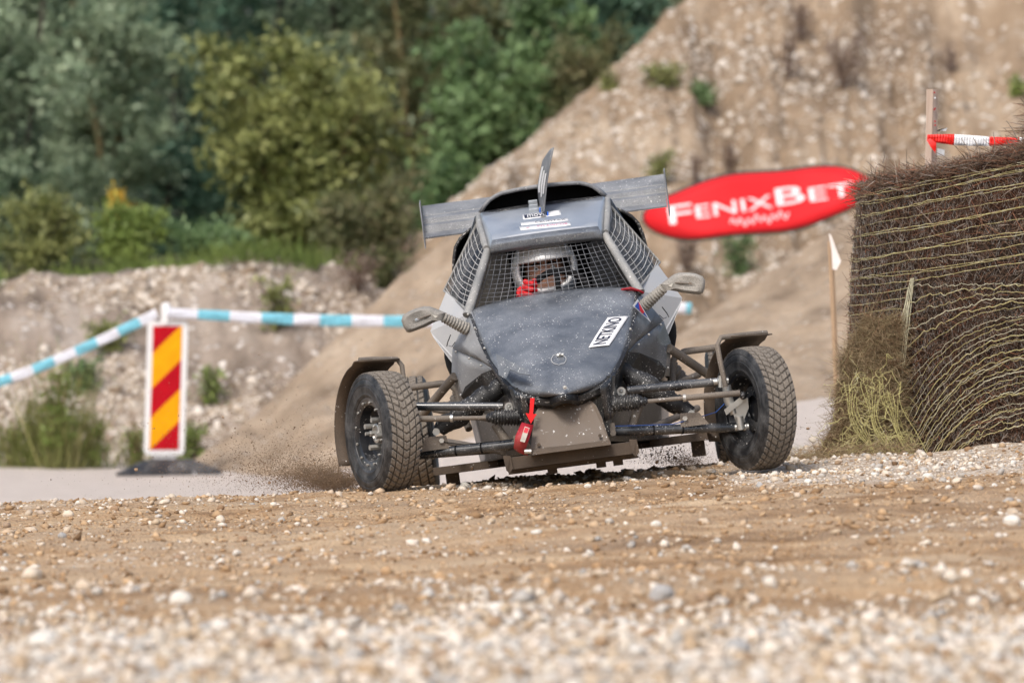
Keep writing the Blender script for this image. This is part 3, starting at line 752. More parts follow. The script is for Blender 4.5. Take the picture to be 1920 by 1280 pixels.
# hub of the wheel whose outer face shows
for a in (.5, 1.9, 3.3, 4.9):
    mb = MB(); p = Vector((-.008, .055 * math.cos(a), .055 * math.sin(a)))
    mb.tube([p, p + Vector((-.045, 0, 0))], .0105, 8); mb.build('lug_sleeve', M['steel'], wl)
mb = MB(); mb.lathe([(-.010, .040), (-.028, .038), (-.030, .030), (-.022, .026), (-.022, .001)], 24); mb.lathe([(-.022, .013), (-.052, .012), (-.054, .001)], 6); mb.tube([(-.05, 0, 0), (-.072, 0, 0)], .007, 8)
mb.build('hub', M['steel'], wl)
def sidewall_mark(w, a0, a1, r0, r1, mat, x=-.0725):
    mb = MB(); rows = [[(x + .012 * abs((r - .19)) / .03, r * math.cos(a), r * math.sin(a)) for a in np.linspace(a0, a1, 6)] for r in np.linspace(r0, r1, 3)]
    solidify(mb.build('sidewall_mark', mat, w), .001)
M['mark_y'] = m_plain('yellow_tyre_mark', (.55, .42, .08), .6); M['mark_w'] = m_plain('worn_white_mark', (.5, .48, .42), .6)
sidewall_mark(wl, 1.95, 2.08, .180, .200, M['mark_w']); sidewall_mark(wl, 1.45, 1.8, .203, .209, M['mark_w'])
sidewall_mark(wr, 4.20, 4.32, .172, .186, M['mark_w']); sidewall_mark(wr, 3.93, 4.02, .165, .195, M['mark_y']); sidewall_mark(wr, 4.1, 4.75, .197, .201, M['mark_w'])
# rear wheels
for s in (-1, 1):
    c = B(s * 302, 22 if s < 0 else 2, 1.62)
    w = wheel('', c, ROT, s); w.scale = (1.3, 1.03, 1.03)

# mudguards
def mudguard(w, stay):
    a = np.linspace(math.radians(90), math.radians(208), 26)
    rows = []
    for x in np.linspace(-.088, .088, 5):
        rows.append([(x, .270 * -math.cos(t), .270 * math.sin(t) + (.012 if t < math.radians(100) else 0)) for t in a])
    mb = MB(); mb.grid(rows); o = mb.build('mudguard', M['mud'], w); solidify(o, .005)
    mb = MB(); mb.tube(stay, .0105, 8); mb.build('mudguard_stay', M['tube_dust'], w)
    for x in (-.07, 0., .07):
        mb = MB(); mb.ball((x, .035, .282), (.008, .008, .005), 8); mb.build('rivet', M['steel'], w)
# wheel frame: y points back, z up
mudguard(wl, [(.085, .0, .05), (.10, .0, .2), (.10, .01, .255), (.085, .02, .280), (-.02, .02, .286), (-.075, .02, .286)])
mudguard(wr, [(-.135, -.02, .09), (-.150, -.01, .2), (-.152, .0, .252), (-.130, .01, .280), (-.02, .02, .286), (.075, .02, .288)])

M['hose_blue'] = m_plain('blue_hose', (.012, .06, .25), .4)
# suspension ----------------------------------------------------------------
def rod(name, a, b, r, mat, n=10): return car(name, MB().tube([a, b], r, n), mat)
def rod_end(p, parent=None):
    mb = MB(); M4 = Matrix.Translation(p) @ Matrix.Rotation(math.pi / 2, 4, 'Z')
    mb.lathe([(-.008, .017), (.008, .017), (.008, .008), (-.008, .008)], 16, M4, True); mb.ball(p, .009, 8)
    return car('rod_end', mb, M['steel'])
def bellows(mb, p0, p1, r0, r1, ribs):
    p0, p1 = Vector(p0), Vector(p1); pts = []; rs = []
    for i in range(ribs * 4 + 1):
        t = i / (ribs * 4); pts.append(p0.lerp(p1, t)); r = r0 + (r1 - r0) * t; rs.append(r * (1.0 if i % 4 in (1, 2) else .80))
    return mb.tube(pts, rs, 18)
UP = {-1: (Lp(955, 762, -.04), Lp(765, 762, .0)), 1: (Lp(1165, 733, -.04), Lp(1352, 715, .0))}
LO = {-1: (Lp(970, 832, -.12), Lp(752, 856, .0)), 1: (Lp(1150, 808, -.12), Lp(1398, 800, .0))}
TR = {-1: (Lp(985, 782, -.14), Lp(912, 783, -.14), Lp(745, 786, -.10)), 1: (Lp(1140, 758, -.14), Lp(1215, 752, -.14), Lp(1393, 736, -.10))}
SH = {-1: (Lp(948, 718, .10), Lp(822, 806, .06)), 1: (Lp(1162, 692, .10), Lp(1292, 772, .06))}
for s in (-1, 1):
    i, o = UP[s]; rod('upper_arm', i.lerp(o, .06), o, .0165, M['tube_dark']); rod_end(i + Vector((0, -.03, 0))); rod('upper_arm', B(s * 128, 60, .38), o, .0145, M['tube_dark'])
    i, o = LO[s]; rod('lower_arm', i, o, .0195, M['tube_dark']); rod('lower_arm', B(s * 120, -25, .45), o, .017, M['tube_dust'])
    a, b, c = TR[s]
    mb = MB(); bellows(mb, a, a.lerp(b, .80), .034, .032, 10); bellows(mb, a.lerp(b, .80), b, .026, .014, 2); car('steering_gaiter', mb, M['rubber_black'])
    mb = MB(); mb.tube([b, b.lerp(c, .4)], .0085, 10); mb.tube([b.lerp(c, .38), b.lerp(c, .97)], .0125, 10); tr_ = car('tie_rod', mb, M['tube_dust'])
    car('clamp', MB().tube([b.lerp(c, .37), b.lerp(c, .40)], .0155, 10), M['steel'], tr_)
    i, o = SH[s]; pts = [i.lerp(o, t) + Vector((0, 0, .006 * math.sin(t * 23))) for t in np.linspace(0, 1, 18)]
    rs_ = [.030 + .014 * math.sin(math.pi * t) + .004 * math.sin(t * 31 + s) for t in np.linspace(0, 1, 18)]
    sh = car('shock_absorber', MB().tube(pts, rs_, 14), M['fabric_black']); d = (i - o).normalized()
    car('shock_mount', MB().tube([i + d * .0, i + d * .035], .017, 12), M['steel'], sh)
    p = o - d * .01; car('shock_mount', MB().tube([p + Vector((0, -.055, 0)), p + Vector((0, .02, 0))], .014, 10), M['steel'], sh)
    # lower arm shock bracket
    mb = MB(); q = LO[s][0].lerp(LO[s][1], .62 if s > 0 else .70); mb.slab([q + Vector((-.055, -.03, .012)), q + Vector((.055, -.03, .012)), q + Vector((.02 if s > 0 else .05, -.03, .062)), q + Vector((-.052 if s > 0 else -.03, -.03, .066))], (0, .006, 0))
    br = car('shock_bracket', mb, M['tube_dust'], smooth=False)
    p = q + Vector((-.035 if s > 0 else .03, -.031, .045)); car('bolt', MB().tube([p, p + Vector((0, -.01, 0))], .010, 6), M['steel'], br)
    # rearward tubes
    rod('brace_tube', B(s * 203, 122, .6), B(s * 272, 60, .8), .0185, M['tube_dust'])
    mb = MB(); mb.tube([B(s * x, z, y) for x, z, y in ((300, 112, .95), (230, 112, .92), (212, 106, .9), (203, 94, .9), (200, 62, .88), (190, 20, .8))], .0145, 10); car('nerf_bar', mb, M['tube_dust'])
    rod('brace_tube', B(s * 128, -30, .1), B(s * 240, 4, .75), .014, M['tube_dust'])
    rod('brace_tube', B(s * 136, 22, .05), B(s * 112, -26, .02), .018, M['tube_dust'])
    rod('brace_tube', B(s * 130, 30, .35), B(s * 250, 66, .9), .014, M['tube_dust'])
    # boot of the drive gear
    mb = MB(); bellows(mb, B(s * 196, 92, 1.0), B(s * 215, 50, 1.05), .034, .045, 4); car('axle_gaiter', mb, M['tube_dust'])
    # brake hose
    a = LO[s][0] + Vector((0, -.022, .02)); b = LO[s][0].lerp(LO[s][1], .45) + Vector((0, -.022, .02)); c = LO[s][0].lerp(LO[s][1], .72) + Vector((0, -.02, .03)); d2 = LO[s][1] + Vector((-s * .07, -.01, .10))
    car('brake_hose', MB().tube([a, a.lerp(b, .5), b, b.lerp(c, .6) + Vector((0, 0, .012)), c.lerp(d2, .5) + Vector((0, -.01, 0)), d2], .0019, 6), M['hose_blue'] if s > 0 else M['black'])
    for t in (.3, .52): 
        p = LO[s][0].lerp(LO[s][1], t); dd = (LO[s][1] - LO[s][0]).normalized() * .003; car('cable_tie', MB().tube([p - dd, p + dd], .0215, 10), M['black'])
# knuckle seen through the inner side of the wheel
mb = MB(); u, l = Lp(1362, 718, -.01), Lp(1400, 802, -.01)
mb.tube([Lp(1362, 722, -.03), Lp(1366, 750, -.03), Lp(1376, 776, -.03)], [.018, .02, .016], 10); mb.slab([Lp(1372, 768, -.04), Lp(1392, 742, -.04), Lp(1402, 746, -.04), Lp(1404, 764, -.04), Lp(1390, 800, -.04), Lp(1384, 800, -.04)], (0, .02, 0))
mb.slab([Lp(1358, 768, -.055), Lp(1396, 738, -.055), Lp(1400, 748, -.055), Lp(1362, 778, -.055)], (0, .016, 0)); mb.tube([Lp(1386, 780, -.04), Lp(1390, 805, -.04)], .016, 10)
kn = car('steering_knuckle', mb, M['steel'])
mb = MB(); p = Lp(1394, 741, -.10); mb.tube([p + Vector((0, .06, .0)), p], .012, 8); mb.ball(p, .016, 10); car('ball_joint', mb, M['rubber_black'], kn)
mb = MB(); mb.ball(Lp(1352, 714, -.02), .02, 10); mb.tube([Lp(1338, 716, -.02), Lp(1366, 713, -.02)], .013, 10); mb.tube([Lp(1352, 726, -.03), Lp(1352, 704, -.03)], .011, 8); car('ball_joint', mb, M['steel'], kn)
mb = MB(); mb.ball(Lp(1398, 800, -.02), .016, 10); mb.tube([Lp(1378, 801, -.02), Lp(1404, 799, -.02)], .014, 10); car('ball_joint', mb, M['steel'], kn)
mb = MB(); mb.lathe([(-.012, .085), (-.004, .085), (-.004, .05), (-.012, .05)], 28, None, True); mb.build('brake_disc', M['tube_dark'], wr)
mb = MB(); mb.box((-.012, -.075, -.015), (.05, .03, .07)); mb.build('brake_caliper', M['black'], wr)
for s in (-1, 1):
    mb = MB(); mb.box(LO[s][0] + Vector((s * .0, -.03, .008)), (.02, .02, .05)); p = LO[s][0] + Vector((0, -.045, -.006)); mb.tube([p, p + Vector((0, -.012, 0))], .012, 6); car('arm_pivot', mb, M['tube_dust'])

# tow point ---------------------------------------------------------------
mb = MB(); ar = [(996, 746), (1004, 746), (1001, 776), (1008, 776), (997, 794), (987, 774), (994, 775)]
mb.slab([Lp(x, y, -.285) for x, y in ar], (0, .003, 0)); tag(car('tow_arrow', mb, M['red'], smooth=False), 'bright red arrow pointing down to the tow strap')
rows = []
for t in np.linspace(0, 1, 12):
    a = math.pi * 1.15 * t; yy = -.30 - .05 * math.sin(a)
    x0 = np.interp(t, [0, .4, .75, 1], [980, 968, 965, 975]); x1 = np.interp(t, [0, .4, .75, 1], [1002, 994, 986, 992]); py = np.interp(t, [0, .4, .75, 1], [792, 818, 840, 848])
    rows.append([Lp(x0, py, yy), Lp((x0 + x1) / 2, py + 3, yy - .004), Lp(x1, py + 5, yy)])
ts = sheet('tow_strap', rows, M['strapred'], .004)
fn = quad_fn(Lp(977, 827, -.362), Lp(986, 829, -.362), Lp(995, 802, -.356), Lp(986, 799, -.356)); car('strap_label', panel(fn), M['mark_w'], ts)
mb = MB(); mb.grid([[fn(u, v, .001) for u in (.1, .9)] for v in (.62, .95)]); car('label_mark', mb, M['decal_red'], ts)
mb = MB(); mb.tube([Lp(985, 846, -.33), Lp(998, 846, -.33)], .009, 8); car('tow_bolt', mb, M['steel'], ts)

# cockpit: pillars, roof, mesh --------------------------------------------------
for s in (-1, 1):
    mb = MB(); mb.tube([B(s * 164, 232, .50), B(s * 138, 288, .59), B(s * 111, 348, .70)], [.019, .018, .016], 10); car('windscreen_pillar', mb, M['pillar'])
    mb = MB(); mb.tube([B(s * 113, 352, .73), B(s * 121, 395, .98), B(s * 122, 412, 1.12)], .013, 10); car('roof_rail', mb, M['pillar'])
    mb = MB(); mb.tube([B(s * 122, 412, 1.12), B(s * 150, 350, 1.14), B(s * 190, 270, 1.15), B(s * 200, 180, 1.15)], .016, 10); car('roll_hoop', mb, M['tube_dark'])
RW = [105, 104, 99, 101, 104, 108, 112, 115]; RZ = [341, 352, 367, 376, 386, 398, 411, 419]; RY = [.672, .665, .69, .76, .84, .94, 1.04, 1.11]
rows = []
for w, z, y in zip(RW, RZ, RY):
    k = 0 if z < 360 else 1
    rows.append([B(-w - 9 * k, z - 17 * k, y + .01), B(-w - 4 * k, z - 6 * k, y)] + [B(w * f, z + 3 * k * (1 - f * f), y) for f in np.linspace(-1, 1, 13)] + [B(w + 4 * k, z - 6 * k, y), B(w + 9 * k, z - 17 * k, y + .01)])
roof = sheet('roof', rows, M['roof_sheen'], .006)
lipr = [[B(w * f, z + 2 * (1 - f * f), y - .004) for f in np.linspace(-1, 1, 13)] for w, z, y in ((106, 340, .676), (106, 346, .664), (104, 356, .662), (100, 365, .684))]
sheet('roof_visor', lipr, M['carbon'], .005)
prof = [(-117, 420), (-108, 432), (-98, 441), (-86, 447), (-74, 451), (-40, 454), (0, 455), (40, 454), (74, 451), (86, 447), (98, 441), (108, 432), (117, 420)]
sc = sheet('roof_scoop', [[B(x * k, 418 + (z - 418) * h, y) for x, z in prof] for y, k, h in ((1.14, 1.0, 1.0), (1.17, 1.0, 1.0), (1.3, 1.02, .96), (1.5, 1.0, .8))], M['wing'], .016)
mb = MB(); mb.slab([B(x * .99, 416 + (z - 416) * .97, 1.26) for x, z in prof], (0, .01, 0)); mb.slab([B(-112, 414, 1.125), B(112, 414, 1.125), B(112, 414, 1.28), B(-112, 414, 1.28)], (0, 0, .003)); car('scoop_duct', mb, M['black'], sc)
rows = [[B(112 * f, 419 - 11 * (1 - abs(f) ** 2.5) * k + 3 * (1 - f * f), 1.115 - .085 * (1 - abs(f) ** 2.5) * k) + Vector((0, -.003, .004)) for f in np.linspace(-.97, .97, 21)] for k in (0, .5, 1)]
sheet('scoop_apron', rows, M['rubber_black'], .002, sc)
# windscreen mesh
def wire_net(fnp, nu, nv, ru, rv, n=18, jit=.003, seed=1):
    r = random.Random(seed); mb = MB()
    for i in range(nu):
        u = (i + .5) / nu; ph = r.uniform(0, 6)
        mb.tube([fnp(u + jit * math.sin(v * 9 + ph), v) for v in np.linspace(0, 1, n)], ru, 5, False)
    for j in range(nv):
        v = (j + .5) / nv; ph = r.uniform(0, 6)
        mb.tube([fnp(u, v + jit * 1.5 * math.sin(u * 11 + ph)) for u in np.linspace(0, 1, n)], rv, 5, False)
    return mb
ws = quad_fn(B(-154, 232, .515), B(154, 232, .515), B(104, 350, .70), B(-104, 350, .70))
def ws_fn(u, v):
    p = ws(min(1, max(0, u)), v); q = (2 * u - 1) ** 4
    return p + Vector((0, -.045 * math.sin(math.pi * min(1, v * 1.0)) * (1 - q) + .03 * q, -.012 * math.sin(math.pi * v) * (1 - q)))
car('windscreen_mesh', wire_net(ws_fn, 22, 14, .00115, .00115, 20, .003, 3), M['wire'])
for s in (-1, 1):
    nf = quad_fn(mir(B(161, 240, .535), s), mir(B(204, 284, 1.1), s), mir(B(124, 404, 1.08), s), mir(B(113, 352, .745), s))
    def nfn(u, v, nf=nf, s=s): return nf(u, v) + Vector((s * .02 * math.sin(math.pi * u) * math.sin(math.pi * v), 0, -.012 * math.sin(math.pi * u)))
    sn = car('side_net', wire_net(nfn, 2, 12, .0008, .0015, 12, .004, 5 + s), M['wire_w'])
    car('fine_mesh', wire_net(lambda u, v, nfn=nfn, s=s: nfn(u, v) + Vector((-s * .006, 0, 0)), 46, 44, .00095, .00095, 6, 0, 9), M['tube_dark'], sn)
    mb = MB(); mb.tube([nf(0, 0), nf(0, .5), nf(0, 1), nf(.5, 1.0), nf(1, 1), nf(1, .5), nf(1, 0), nf(.5, 0), nf(0, 0)], .0052, 8); car('net_frame', mb, M['pillar'], sn)
# lining and seat
fw = [(-170, -40), (-190, 170), (-188, 262), (-168, 312), (-118, 408), (118, 408), (168, 312), (188, 262), (190, 170), (170, -40)]
mb = MB(); mb.slab([B(x, z, 1.18) for x, z in fw], (0, .02, 0)); car('firewall', mb, M['interior'], smooth=False)
for s in (-1, 1):
    mb = MB(); mb.slab([mir(B(*p), s) for p in ((74, 200, .90), (76, 335, .93), (104, 352, 1.0), (122, 300, 1.03), (116, 200, 1.0))], (0, .03, 0)); car('seat_wing', mb, M['interior'])
mb = MB(); mb.grid([[B(x, z, y) for x in (-80, -40, 0, 40, 80)] for z, y in ((380, 1.16), (300, 1.13), (180, 1.1), (60, 1.0), (20, .7))]); solidify(car('seat', mb, M['black']), .03)
mb = MB(); mb.slab([B(-150, 228, .56), B(150, 228, .56), B(120, 210, .75), B(-120, 210, .75)], (0, 0, .01)); car('dashboard', mb, M['black'], smooth=False)
SWC = B(12, 238, .60); SWM = Matrix.Translation(SWC) @ Matrix.Rotation(math.radians(-22), 4, 'X') @ Matrix.Rotation(math.pi / 2, 4, 'Z')
mb = MB(); ringp = [SWM @ Vector((0, .125 * math.cos(a), .125 * math.sin(a))) for a in np.linspace(0, 2 * math.pi, 33)]; mb.tube(ringp, .0135, 10)
for a in (0, 2.1, 4.2): mb.tube([SWM @ Vector((0, 0, 0)), SWM @ Vector((0, .12 * math.cos(a + 1.57), .12 * math.sin(a + 1.57)))], .011, 8)
mb.ball(SWC, .03, 10); car('steering_wheel', mb, M['black'])
mb = MB(); mb.slab([Lp(1042, 556, .575), Lp(1056, 543, .575), Lp(1068, 544, .575), Lp(1071, 556, .575)], (0, .01, 0)); car('dash_display', mb, M['grey_bracket'])
mb = MB(); mb.tube([Lp(1163, 543, .50), Lp(1180, 540, .47), Lp(1196, 545, .48), Lp(1203, 549, .50)], .005, 6); mb.tube([Lp(1165, 542, .50), Lp(1184, 544, .48), Lp(1200, 548, .50)], .004, 6); car('window_cord', mb, M['strapred'])
# engine cover
rows = [[B(x, z, y) for x, z in ((-150 * k, -30), (-178 * k, 150), (-165 * k, 250), (-110 * k, 380 - d), (0, 395 - d), (110 * k, 380 - d), (165 * k, 250), (178 * k, 150), (150 * k, -30))] for y, k, d in ((1.21, 1., 0), (1.5, .92, 12), (1.85, .7, 70))]
mb = MB().grid(rows); car('engine_cover', mb, M['black'])

# wing ---------------------------------------------------------------------------
WY, WZ = [1.60, 1.69, 1.70, 1.77, 1.775, 1.84, 1.95], [386, 395, 408, 413, 421, 427, 446]
rows = [[B(x, z, y) for x in np.linspace(-229, 229, 12)] for y, z in zip(WY, WZ)]
wing = sheet('rear_wing', rows, M['wing'], .006, smooth=False)
mb = MB()
for y, z in ((1.695, 396), (1.77, 413.5), (1.84, 427.5)): mb.tube([B(-228, z, y - .004), B(228, z, y - .004)], .0032, 6)
car('wing_rib', mb, M['pillar'], wing)
for s in (-1, 1):
    mb = MB(); mb.slab([B(s * 230, 367, 1.62), B(s * 230, 377, 1.98), B(s * 230, 458, 2.0), B(s * 230, 452, 1.66)], (s * .004, 0, 0)); car('end_plate', mb, M['wing'], wing, False)
    rod('wing_strut', B(s * 80, 300, 1.5), B(s * 80, 405, 1.76), .012, M['tube_dark'])
# number fin on the roof
def fin_p(u, v): return B(2 + 34 * v - 2.5 * math.sin(math.pi * v) - 19 * u * (.45 + .55 * min(1, v * 2.2)), 404 + 119 * v - 7 * u * v, .90 + .22 * u)
rows = [[fin_p(u * min(1, .35 + (1 - v) * 6 if v > .88 else 1), v) for u in np.linspace(0, 1, 6)] for v in np.linspace(0, 1, 16)]
fin = sheet('number_fin', rows, M['wing'], .004)
M['fin_w'] = m_plain('fin_white', (.72, .72, .72), .5, var=.06)
for u0, u1, v0, v1 in ((.12, .3, .30, .62), (.38, .56, .26, .68), (.64, .86, .34, .76)):
    mb = MB(); mb.grid([[fin_p(u, v) + Vector((-.0045, -.004, 0)) for u in np.linspace(u0, u1, 3)] for v in np.linspace(v0, v1, 6)]); car('number_stroke', mb, M['fin_w'], fin)
    mb = MB(); mb.grid([[fin_p(u, v) + Vector((.0045, -.004, 0)) for u in np.linspace(u0, u1, 3)] for v in np.linspace(v0, v1, 6)]); car('number_stroke', mb, M['fin_w'], fin)
def roof_px(px, py, d=.006):
    lx, lz = Lxz(px, py); y = float(np.interp(lz, RZ[2:], RY[2:])); p = B(lx, lz + 1.5, y); p.z += d; return p
for k in range(3):
    p = roof_px(994 + k, 384 + 8 * k, .008); mb = MB(); mb.box(p, (.036, .034, .010), Matrix.Rotation(.2, 3, 'X'))
    mb.tube([p + Vector((-.016, -.012, .004)), p + Vector((.016, -.012, .004))], .003, 6); car('fin_bracket', mb, M['grey_bracket'])
for p in ((1008, 402), (1023, 409)):
    q = roof_px(*p, .006); mb = MB(); mb.tube([q, q + Vector((.002, -.006, .016))], .0035, 6); car('cable_tie', mb, M['blue'])
q = roof_px(1015, 411, .006); mb = MB(); mb.lathe([(0, .011), (.004, .011), (.004, .0)], 12, Matrix.Translation(q) @ Matrix.Rotation(-math.pi / 2, 4, 'Y')); car('roof_pin', mb, M['steel'])
for k, (cs, txt, mat, u0) in enumerate((([(977, 416), (1048, 407), (1045, 398), (975, 407)], 'move', 'ink', .08), ([(974, 427), (1062, 418), (1060, 413), (972, 422)], 'CRUDTAX', 'ink', .3), ([(973, 436), (1067, 427), (1065, 420), (970, 430)], 'FTLAWCOR', 'pink', .35))):
    fn = quad_fn(*[roof_px(*c) for c in cs]); st = solidify(car('roof_sticker', panel(fn, 6, 2), M['white']), .001)
    if k == 0:
        mb = MB(); mb.grid([[fn(u, v, .0012) for u in (.04, .96)] for v in (.14, .86)]); car('sticker_print', mb, M['ink'], st)
        mb = MB(); put_text(mb, fn, txt, .12, .62, .22, .78, .002); car('lettering', mb, M['ink_w'], st, False)
        mb = MB(); mb.grid([[fn(u, v, .0016) for u in (.66, .965)] for v in (.12, .88)]); car('sticker_print', mb, M['white'], st)
    else:
        mb = MB(); put_text(mb, fn, txt, u0, .95, .2, .8, .0015); car('lettering', mb, M[mat], st, False)
        if k == 2:
            mb = MB(); mb.ball(fn(.16, .5, .001), (.008, .008, .0015), 10); car('sticker_print', mb, M['pink'], st)
# triangular decal
tri = [Lp(1192, 565, .385), Lp(1217, 609, .44), Lp(1183, 578, .33)]; off = Vector((.004, -.022, .010))
mb = MB(); mb.slab([p + off for p in tri], (0, .002, 0)); tdc = car('pennant_decal', mb, M['white'], smooth=False)
cen = sum(tri, Vector()) / 3; ti = [cen.lerp(p, .72) + off + Vector((0, -.003, .001)) for p in tri]; mb = MB(); mb.add(ti, [(0, 1, 2)]); car('decal_field', mb, M['decal_blue'], tdc, False)
zz = [ti[0], ti[0].lerp(ti[1], .25), ti[0].lerp(ti[1], .45), ti[2].lerp(ti[1], .55), ti[2].lerp(ti[1], .3), ti[2].lerp(ti[0], .5)]
zz = [ti[0], ti[0].lerp(ti[1], .62), ti[2].lerp(ti[1], .62), ti[2].lerp(ti[1], .40), ti[0].lerp(ti[2], .35).lerp(ti[1], .2)]
mb = MB(); mb.add([p + Vector((0, -.0012, 0)) for p in zz], [(0, 1, 2, 3, 4)]); car('decal_stroke', mb, M['decal_red'], tdc, False)

# mirrors ------------------------------------------------------------------------
OUT = [(1236, 533), (1250, 522), (1262, 514), (1272, 511), (1288, 511), (1303, 513), (1315, 518), (1320, 526), (1319, 540), (1316, 549), (1310, 552), (1296, 551), (1278, 549), (1260, 545), (1250, 544), (1243, 547)]
for s in (-1, 1):
    P = []
    for px, py in OUT:
        lx, lz = Lxz(px, py); P.append(mir(B(lx, lz, .42), s))
    cen = sum(P, Vector()) / len(P) + Vector((s * .02, 0, 0))
    rows = []
    for k, dy in ((.90, .03), (1., .022), (1., .008), (.95, -.006), (.86, -.016), (.7, -.021), (.4, -.018), (.1, -.016)):
        rows.append([cen.lerp(p, k) + Vector((0, dy, 0)) for p in P + P[:1]])
    mi = car('mirror', MB().grid(rows), M['mirror'])
    mb = MB(); bellows(mb, mir(Lp(1242, 540, .43) if s > 0 else Lp(1242, 540, .43), s), mir(Lp(1204, 574, .47), s), .021, .027, 9); car('mirror_stalk', mb, M['mirror'], mi)
    h = [mir(Lp(x, y, .397), s) for x, y in ((1251, 536), (1260, 531), (1257, 538))]; mb = MB(); mb.slab(h, (0, .002, 0)); car('mirror_slot', mb, M['mark_w'], mi, False)
    cr_ = [mir(Lp(x, y, d), s) for x, y, d in ((1258, 530, .405), (1270, 530, .398), (1285, 531, .397), (1300, 533, .3985))]; car('mirror_crease', MB().tube(cr_, [.002, .004, .003, .001], 6), M['tube_dust'], mi)

# ---------------------------------------------------------------- the driver
DRV = empty('person'); DRV.matrix_world = AX_M
tag(DRV, 'driver in white helmet and red gloves steering behind the wire mesh', 'person')
M['suit'] = m_plain('dark_race_suit', (.02, .022, .03), .8); M['skin'] = m_plain('skin', (.42, .23, .16), .55, var=.12); M['helmet'] = m_dusty('white_helmet', (.72, .72, .72), (.5, .47, .42), .05, .25, .03, 90., coat=.5)
M['eye'] = m_plain('eye_white', (.6, .58, .55), .3, var=.05)
J = {'pel': B(0, 40, 1.02), 'spi': B(0, 120, 1.03), 'che': B(-2, 190, .98), 'nec': B(-6, 245, .90), 'hed': B(-9, 285, .86)}
GL, GR = SWM @ Vector((0, .125 * math.cos(3.75), .125 * math.sin(3.75))), SWM @ Vector((0, .125 * math.cos(.42), .125 * math.sin(.42)))
if GL.x > GR.x: GL, GR = GR, GL
jv = [J['pel'], J['spi'], J['che'], J['nec'], J['hed']]; jr = [.15, .14, .15, .055, .085]; je = [(0, 1), (1, 2), (2, 3), (3, 4)]
for s, G in ((-1, GL), (1, GR)):
    b = len(jv); shp = J['che'] + Vector((s * .17, 0, .03)); elb = (shp + G) / 2 + Vector((s * .10, .02, -.12)); wri = G + Vector((s * .015, .06, -.02))
    jv += [shp, elb, wri]; jr += [.075, .052, .036]; je += [(2, b), (b, b + 1), (b + 1, b + 2)]
    b = len(jv); hip = J['pel'] + Vector((s * .09, -.04, .0)); kne = B(s * 70, 90, .58); ank = B(s * 45, 10, .12); toe = B(s * 45, 30, .02)
    jv += [hip, kne, ank, toe]; jr += [.10, .068, .045, .035]; je += [(0, b), (b, b + 1), (b + 1, b + 2), (b + 2, b + 3)]
me = bpy.data.meshes.new('body'); me.from_pydata([tuple(v) for v in jv], je, []); body = link('body', me, DRV)
sk = body.modifiers.new('skin', 'SKIN'); 
for i, v in enumerate(me.skin_vertices[0].data) if me.skin_vertices else []: v.radius = (jr[i], jr[i])
if not me.skin_vertices:
    pass
me.materials.append(M['suit']); ss = body.modifiers.new('sub', 'SUBSURF'); ss.levels = 2; ss.render_levels = 2
HC_ = B(-10, 298, .84); HR = Matrix.Rotation(math.radians(4), 3, 'Z') @ Matrix.Rotation(math.radians(-2), 3, 'Y')
def hp_(az, el, k=1.):
    d = Vector((math.sin(az) * math.cos(el), -math.cos(az) * math.cos(el), math.sin(el)))
    r = Vector((.134 * d.x, .158 * d.y, .142 * d.z)); 
    if el < 0 and d.y < 0: r.y -= .025 * (-d.y) * min(1, -el * 1.6); r.x *= 1 - .12 * min(1, -el)
    return HC_ + HR @ (r * k)
mb = MB(); AZ = np.linspace(-math.pi, math.pi, 73); EL = np.linspace(-1.0, math.pi / 2, 41)
vid = {}; 
for i, e in enumerate(EL):
    for j, a in enumerate(AZ[:-1]): vid[i, j] = len(mb.v); mb.v.append(tuple(hp_(a, e)))
for i in range(40):
    for j in range(72):
        a = (AZ[j] + AZ[j + 1]) / 2; e = (EL[i] + EL[i + 1]) / 2
        lo = -.62 + .45 * (abs(a) / 1.05) ** 3; hi = .26 + .05 * math.cos(a)
        if abs(a) < 1.03 and lo < e < hi: continue
        mb.f.append((vid[i, j], vid[i, (j + 1) % 72], vid[i + 1, (j + 1) % 72], vid[i + 1, j])); mb.m.append(0)
solidify(mb.build('helmet', M['helmet'], DRV), .014, -1)
mb = MB(); mb.ball(HC_ + Vector((0, .01, -.01)), (.085, .10, .125), 24)
vs = []
for v in mb.v:
    p = Vector(v) - HC_; 
    if p.y < -.03:
        p.y -= .030 * math.exp(-(p.x / .013) ** 2 - ((p.z + .022) / .022) ** 2)
        for sx in (-.033, .033): p.y += .014 * math.exp(-((p.x - sx) / .018) ** 2 - ((p.z - .008) / .012) ** 2)
        p.y -= .010 * math.exp(-(p.x / .03) ** 2 - ((p.z + .058) / .010) ** 2)
    vs.append(tuple(HC_ + p))
mb.v = vs; hd = mb.build('head', M['skin'], DRV)
for sx in (-.033, .033):
    mb = MB(); mb.ball(HC_ + Vector((sx, -.079, .006)), .011, 10); mb.build('eye', M['eye'], hd)
    mb = MB(); mb.ball(HC_ + Vector((sx, -.0875, .006)), .005, 8); mb.build('pupil', M['black'], hd)
    mb = MB(); mb.tube([HC_ + Vector((sx - .02, -.088, .024)), HC_ + Vector((sx, -.095, .029)), HC_ + Vector((sx + .02, -.088, .024))], .004, 6); mb.build('eyebrow', M['black'], hd)
